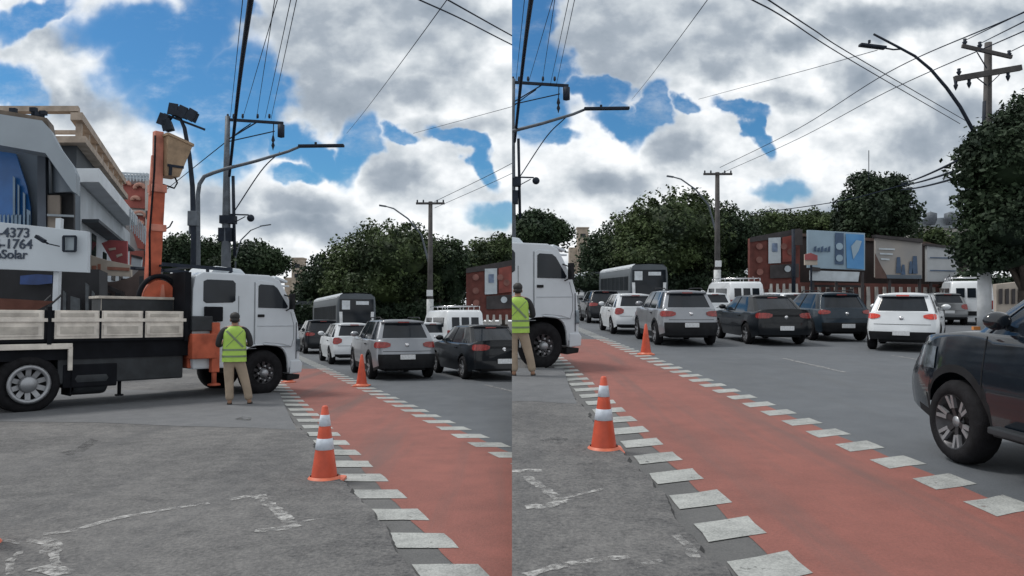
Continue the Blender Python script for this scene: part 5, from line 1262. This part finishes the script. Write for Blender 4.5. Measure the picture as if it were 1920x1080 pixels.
patch(t, b, 'printed_base', [(1662, 515), (1664, 522), (1728, 523), (1728, 516)], 60.38, m_wallg, .02)
legs(t, b, (1668, 1724), 520, 60.5)
t, b = signboard('billboard', 'plain white billboard with three thin dark lines, rightmost of the row', 'billboard', [(1738, 459), (1738, 528), (1797, 528), (1797, 466)], 61, mat('poster_plain', (.40, .42, .44), .6, 0, .08, 1), .3, 'billboards above the low wall')
for v in (482, 506): patch(t, b, 'printed_line', [(1744, v), (1744, v + 2), (1792, v + 3), (1792, v + 1)], 60.9, m_bbink, .02)
patch(t, b, 'frame', [(1736, 456), (1736, 460), (1799, 467), (1799, 463)], 60.8, m_bbdark, .5); legs(t, b, (1745, 1790), 526, 61)
t, b = signboard('shop_sign', 'small red and white pole sign in front of the blue billboard', 'sign', [(1509, 477), (1509, 497), (1533, 497), (1533, 479), (1520, 474)], 50, m_cream, .15)
patch(t, b, 'red_stripe', [(1509, 477), (1509, 487), (1533, 488), (1533, 479), (1520, 474)], 49.9, m_sred); me = MB(); p = at(1521, 497, 50.1) - b; me.bar(p, (p.x, p.y, 0), .1); me.build('post', m_steeld, t)
b = at(1488, 600, 57); b.z = 0; t = thing('utility_post', 'slim dark post between the brick wall and the blue billboard', 'post', b); me = MB(); me.tube([(0, 0, 0), at(1488, 430, 57) - b], .16, 8); me.build('shaft', m_steeld, t); me = MB(); me.box(at(1496, 445, 57) - b, (.6, .3, 1.2)); me.build('box', m_bbdark, t)
# trees and roofs behind
t, b = signboard('dark_building', 'dark brown low building behind the row of billboards', 'building', [(1492, 440), (1492, 560), (1812, 562), (1812, 474), (1735, 456)], 63.5, mat('brown_black_render', (.035, .026, .025), .85, 0, .4, .6), 3)
patch(t, b, 'roof_edge', [(1490, 437), (1490, 442), (1735, 459), (1812, 477), (1812, 471), (1735, 453)], 63.2, mat('roof_tiles_brown2', (.09, .06, .05), .85, 0, .4, 2), 3.6)
tree_px('hazy grey green trees behind the brick billboard wall in the right half', 92, [(1440, 425, 42, 26), (1485, 425, 40, 24), (1530, 420, 45, 26), (1570, 425, 40, 24)], .3, 14000, m_leafB, 'broad_tree', .4)
tree_px('dark spiky tree standing above the cream billboard', 66, [(1640, 400, 46, 48), (1596, 392, 24, 30), (1586, 420, 18, 26), (1694, 376, 18, 22), (1706, 402, 16, 18), (1620, 345, 18, 20), (1632, 360, 22, 26), (1676, 350, 20, 18), (1668, 375, 28, 26), (1690, 425, 30, 28), (1605, 430, 34, 22), (1650, 432, 60, 26)], .3, 20000, m_leafC, 'tree', .5)
tree_px('large dark tree filling the right edge around the utility pole', 27, [(1915, 300, 95, 85), (1868, 290, 42, 42), (1862, 355, 46, 50), (1905, 420, 85, 70), (1880, 478, 70, 40), (1935, 480, 80, 45), (1925, 215, 32, 34), (1990, 330, 90, 130), (1822, 296, 20, 20), (1812, 335, 19, 26), (1824, 385, 20, 24), (1818, 470, 24, 14), (1838, 500, 22, 16), (1890, 240, 20, 22), (1840, 262, 16, 16)], .17, 46000, m_leafC, 'broad_tree', .3, foot=1925)
b = at(1770, 600, 120); b.z = 0; q = lambda u, v, y=120.: at(u, v, y) - b
t = thing('factory_building', 'pale factory roofs behind the white billboard', 'building', b)
me = MB(); me.slab([q(1706, 425), q(1706, 560), q(1850, 560), q(1850, 432)], (0, 20, 0)); me.build('wall', mat('factory_wall', (.36, .35, .33), .8, 0, .2, .3), t)
me = MB(); me.slab([q(1708, 412), q(1704, 424), q(1840, 430), q(1832, 420), (q(1820, 412)), q(1770, 408)], (0, 20, 0)); me.build('roof', mat('factory_roof', (.33, .37, .41), .6, 0, .15, .3), t)
for u in (1745, 1782): me = MB(); me.lathe([(.001, 1.3), (.9, 1.0), (.9, 0), (.6, -.8)], q(u, 412, 119), n=12); me.build('roof_vent', m_steel, t)
me = MB(); me.slab([q(1706, 441, 119.8), q(1706, 445, 119.8), q(1840, 449, 119.8), q(1840, 446, 119.8)], (0, .1, 0)); me.build('gutter_line', m_bbdark, t)
b = at(1745, 600, 72); b.z = 0
tree_px('small olive bushes growing over the wall behind the white billboard', 75, [(1750, 452, 26, 16), (1790, 462, 24, 20), (1830, 470, 24, 30)], .4, 3000, m_leafB, 'bush', .15)
tree_px('dark low hedge between the white pole base and the cream wall', 60, [(1812, 548, 30, 34), (1850, 548, 30, 36), (1890, 548, 30, 36)], .28, 6000, m_leafC, 'hedge', .1)
t, b = signboard('boundary_wall', 'cream wall with dark slots behind the large SUV at the right edge', 'wall', [(1868, 533), (1868, 600), (1990, 600), (1990, 520)], 40, m_cream, .3)
for k in range(8): patch(t, b, 'slot', [(1874 + k * 12, 542), (1874 + k * 12, 570), (1880 + k * 12, 570), (1880 + k * 12, 541)], 39.9, m_bbdark, .05)
# utility pole with two crossarms at the right
b = at(1845, 600, 27.5); b.z = 0; q = lambda u, v, y=27.5: at(u, v, y) - b
t = thing('utility_pole', 'weathered utility pole with two crossarms and white painted base at the right', 'pole', b)
me = MB(); me.tube([(0, 0, 0), q(1849, 400), q(1853, 80)], [.22, .18, .12], 12); me.build('shaft', m_wood, t)
me = MB(); me.tube([(0, 0, .01), q(1846, 508) * 1.0], [.235, .225], 14); me.build('painted_base', mat('base_white', (.5, .52, .54), .85, 0, .15, 3), t)
me = MB(); me.bar(q(1804, 86, 27.2), q(1897, 107, 27.2), .1, .13); me.build('crossarm', m_wood, t)
me = MB(); me.bar(q(1790, 148, 27.2), q(1914, 127, 27.2), .16, .2); me.build('crossarm', m_wood, t)
me = MB(); me.bar(q(1832, 98, 27.2), q(1850, 128, 27.3), .03); me.bar(q(1832, 146, 27.2), q(1850, 160, 27.3), .03); me.bar(q(1874, 140, 27.2), q(1853, 160, 27.3), .03); me.build('brace', m_steeld, t); me = MB(); me.tube([q(1846, 262), q(1848, 190)], .1, 8); me.build('cable_sleeve', m_steeld, t)
for u, v in ((1809, 78), (1837, 84), (1892, 100), (1798, 134)): me = MB(); me.lathe([(.001, .12), (.06, .1), (.05, .02), (.09, -.02), (.04, -.12)], q(u, v, 27.2), n=10); me.build('insulator', m_steeld, t)
for u, v in ((1792, 160), (1817, 156), (1890, 143)): me = MB(); me.lathe([(.001, .22), (.07, .2), (.05, .05), (.08, .0), (.05, -.1), (.001, -.2)], q(u, v, 27.2), n=10); me.build('hanging_insulator', m_steeld, t)
b = at(1842, 290, 27.2); q = lambda u, v, y=27.2: at(u, v, y) - b
t = thing('street_lamp', 'long curved lamp arm leaning left from the utility pole at the right', 'street lamp', b)
me = MB(); me.tube([q(1846, 300), q(1836, 268), q(1822, 240), q(1800, 200), q(1775, 165), q(1745, 130), q(1715, 105), q(1680, 86), q(1638, 64)], [.065, .065, .065, .065, .06, .055, .05, .045, .04], 8); me.tube([q(1690, 92), q(1675, 93), q(1658, 90)], .03, 6); me.build('arm', m_steeld, t)
me = MB(); me.bar(q(1660, 90), q(1612, 84), .26, .09); me.box(q(1630, 78), (.08, .08, .12)); me.build('lamp_head', m_steeld, t, bevel=.02)
q = lambda u, v, Y: at(u, v, Y)
for i, (v0, v1, s) in enumerate(((345, 296, 'upper'), (348, 315, 'middle'), (356, 330, 'lower'))):
    wire(s + ' of three thick cables running left from the right-hand tree', [q(1690, v0, 60), q(1805, v1, 29)], .05, .1)
wire('thin cable crossing low above the hazy trees in the right half', [q(1400, 402, 60), q(1570, 378, 50), q(1700, 345, 44)], .03, .1)
wire('faint wire from the upper crossarm toward the top right corner', [q(1809, 76, 27), q(1925, 20, 14)], .014)
wire('second faint wire from the upper crossarm toward the top right corner', [q(1837, 82, 27), q(1925, 38, 14)], .014)
wire('faint wire leaving the right insulator of the upper crossarm', [q(1892, 98, 27), q(1925, 82, 20)], .014)
wire('thin vertical aerial above the dark spiky tree', [q(1629, 282, 62), q(1629, 340, 62)], .03)

# ================================================================== lay out both halves: slope of the left street, and the cut where the two views meet
bpy.context.view_layer.update()
def world_of(o):
    m = Matrix.Identity(4)
    while o: m = o.matrix_parent_inverse.to_4x4() @ o.matrix_basis @ m if False else (o.matrix_basis @ m); o = o.parent
    return m
for o in TOP['L']: o.matrix_basis = ROT['L'] @ o.matrix_basis
bpy.context.view_layer.update()
def tree_objs(o):
    r = [o]
    for c in o.children: r += tree_objs(c)
    return r
for side, sg in (('L', 1), ('R', -1)):
    for top in TOP[side]:
        keep = False
        objs = tree_objs(top)
        for o in reversed(objs):
            if o.type != 'MESH': continue
            mw = o.matrix_world; me = o.data; n = len(me.vertices)
            co = np.empty(n * 3); me.vertices.foreach_get('co', co); co = co.reshape(-1, 3)
            M3 = np.array(mw)[:3, :3]; T = np.array(mw)[:3, 3]; x = (co @ M3.T + T)[:, 0] * sg
            if x.max() <= 0.0005: keep = True; continue
            if x.min() >= -.01:
                if o.children: 
                    # children may still be inside: drop only the faces
                    pass
                o['gone'] = 1; continue
            bm = bmesh.new(); bm.from_mesh(me)
            inv = mw.inverted(); pc = inv @ Vector((0, 0, 0)); pn = (mw.to_3x3().transposed() @ Vector((sg, 0, 0))).normalized()
            bmesh.ops.bisect_plane(bm, geom=bm.verts[:] + bm.edges[:] + bm.faces[:], plane_co=pc, plane_no=pn, clear_outer=True, dist=1e-5)
            if o.name.split('.')[0] != 'crown':
                lim = [e for e in bm.edges if e.is_boundary and all(abs((mw @ v.co).x) < 1e-3 for v in e.verts)]
                if lim: bmesh.ops.holes_fill(bm, edges=lim, sides=0)
            bm.to_mesh(me); bm.free(); keep = True
        for o in reversed(objs):
            if o.get('gone'):
                kids = [c for c in o.children]
                for c in kids: c.parent = o.parent
                bpy.data.objects.remove(o)
        if not keep:
            try:
                for o in reversed(tree_objs(top)): bpy.data.objects.remove(o)
            except ReferenceError: pass
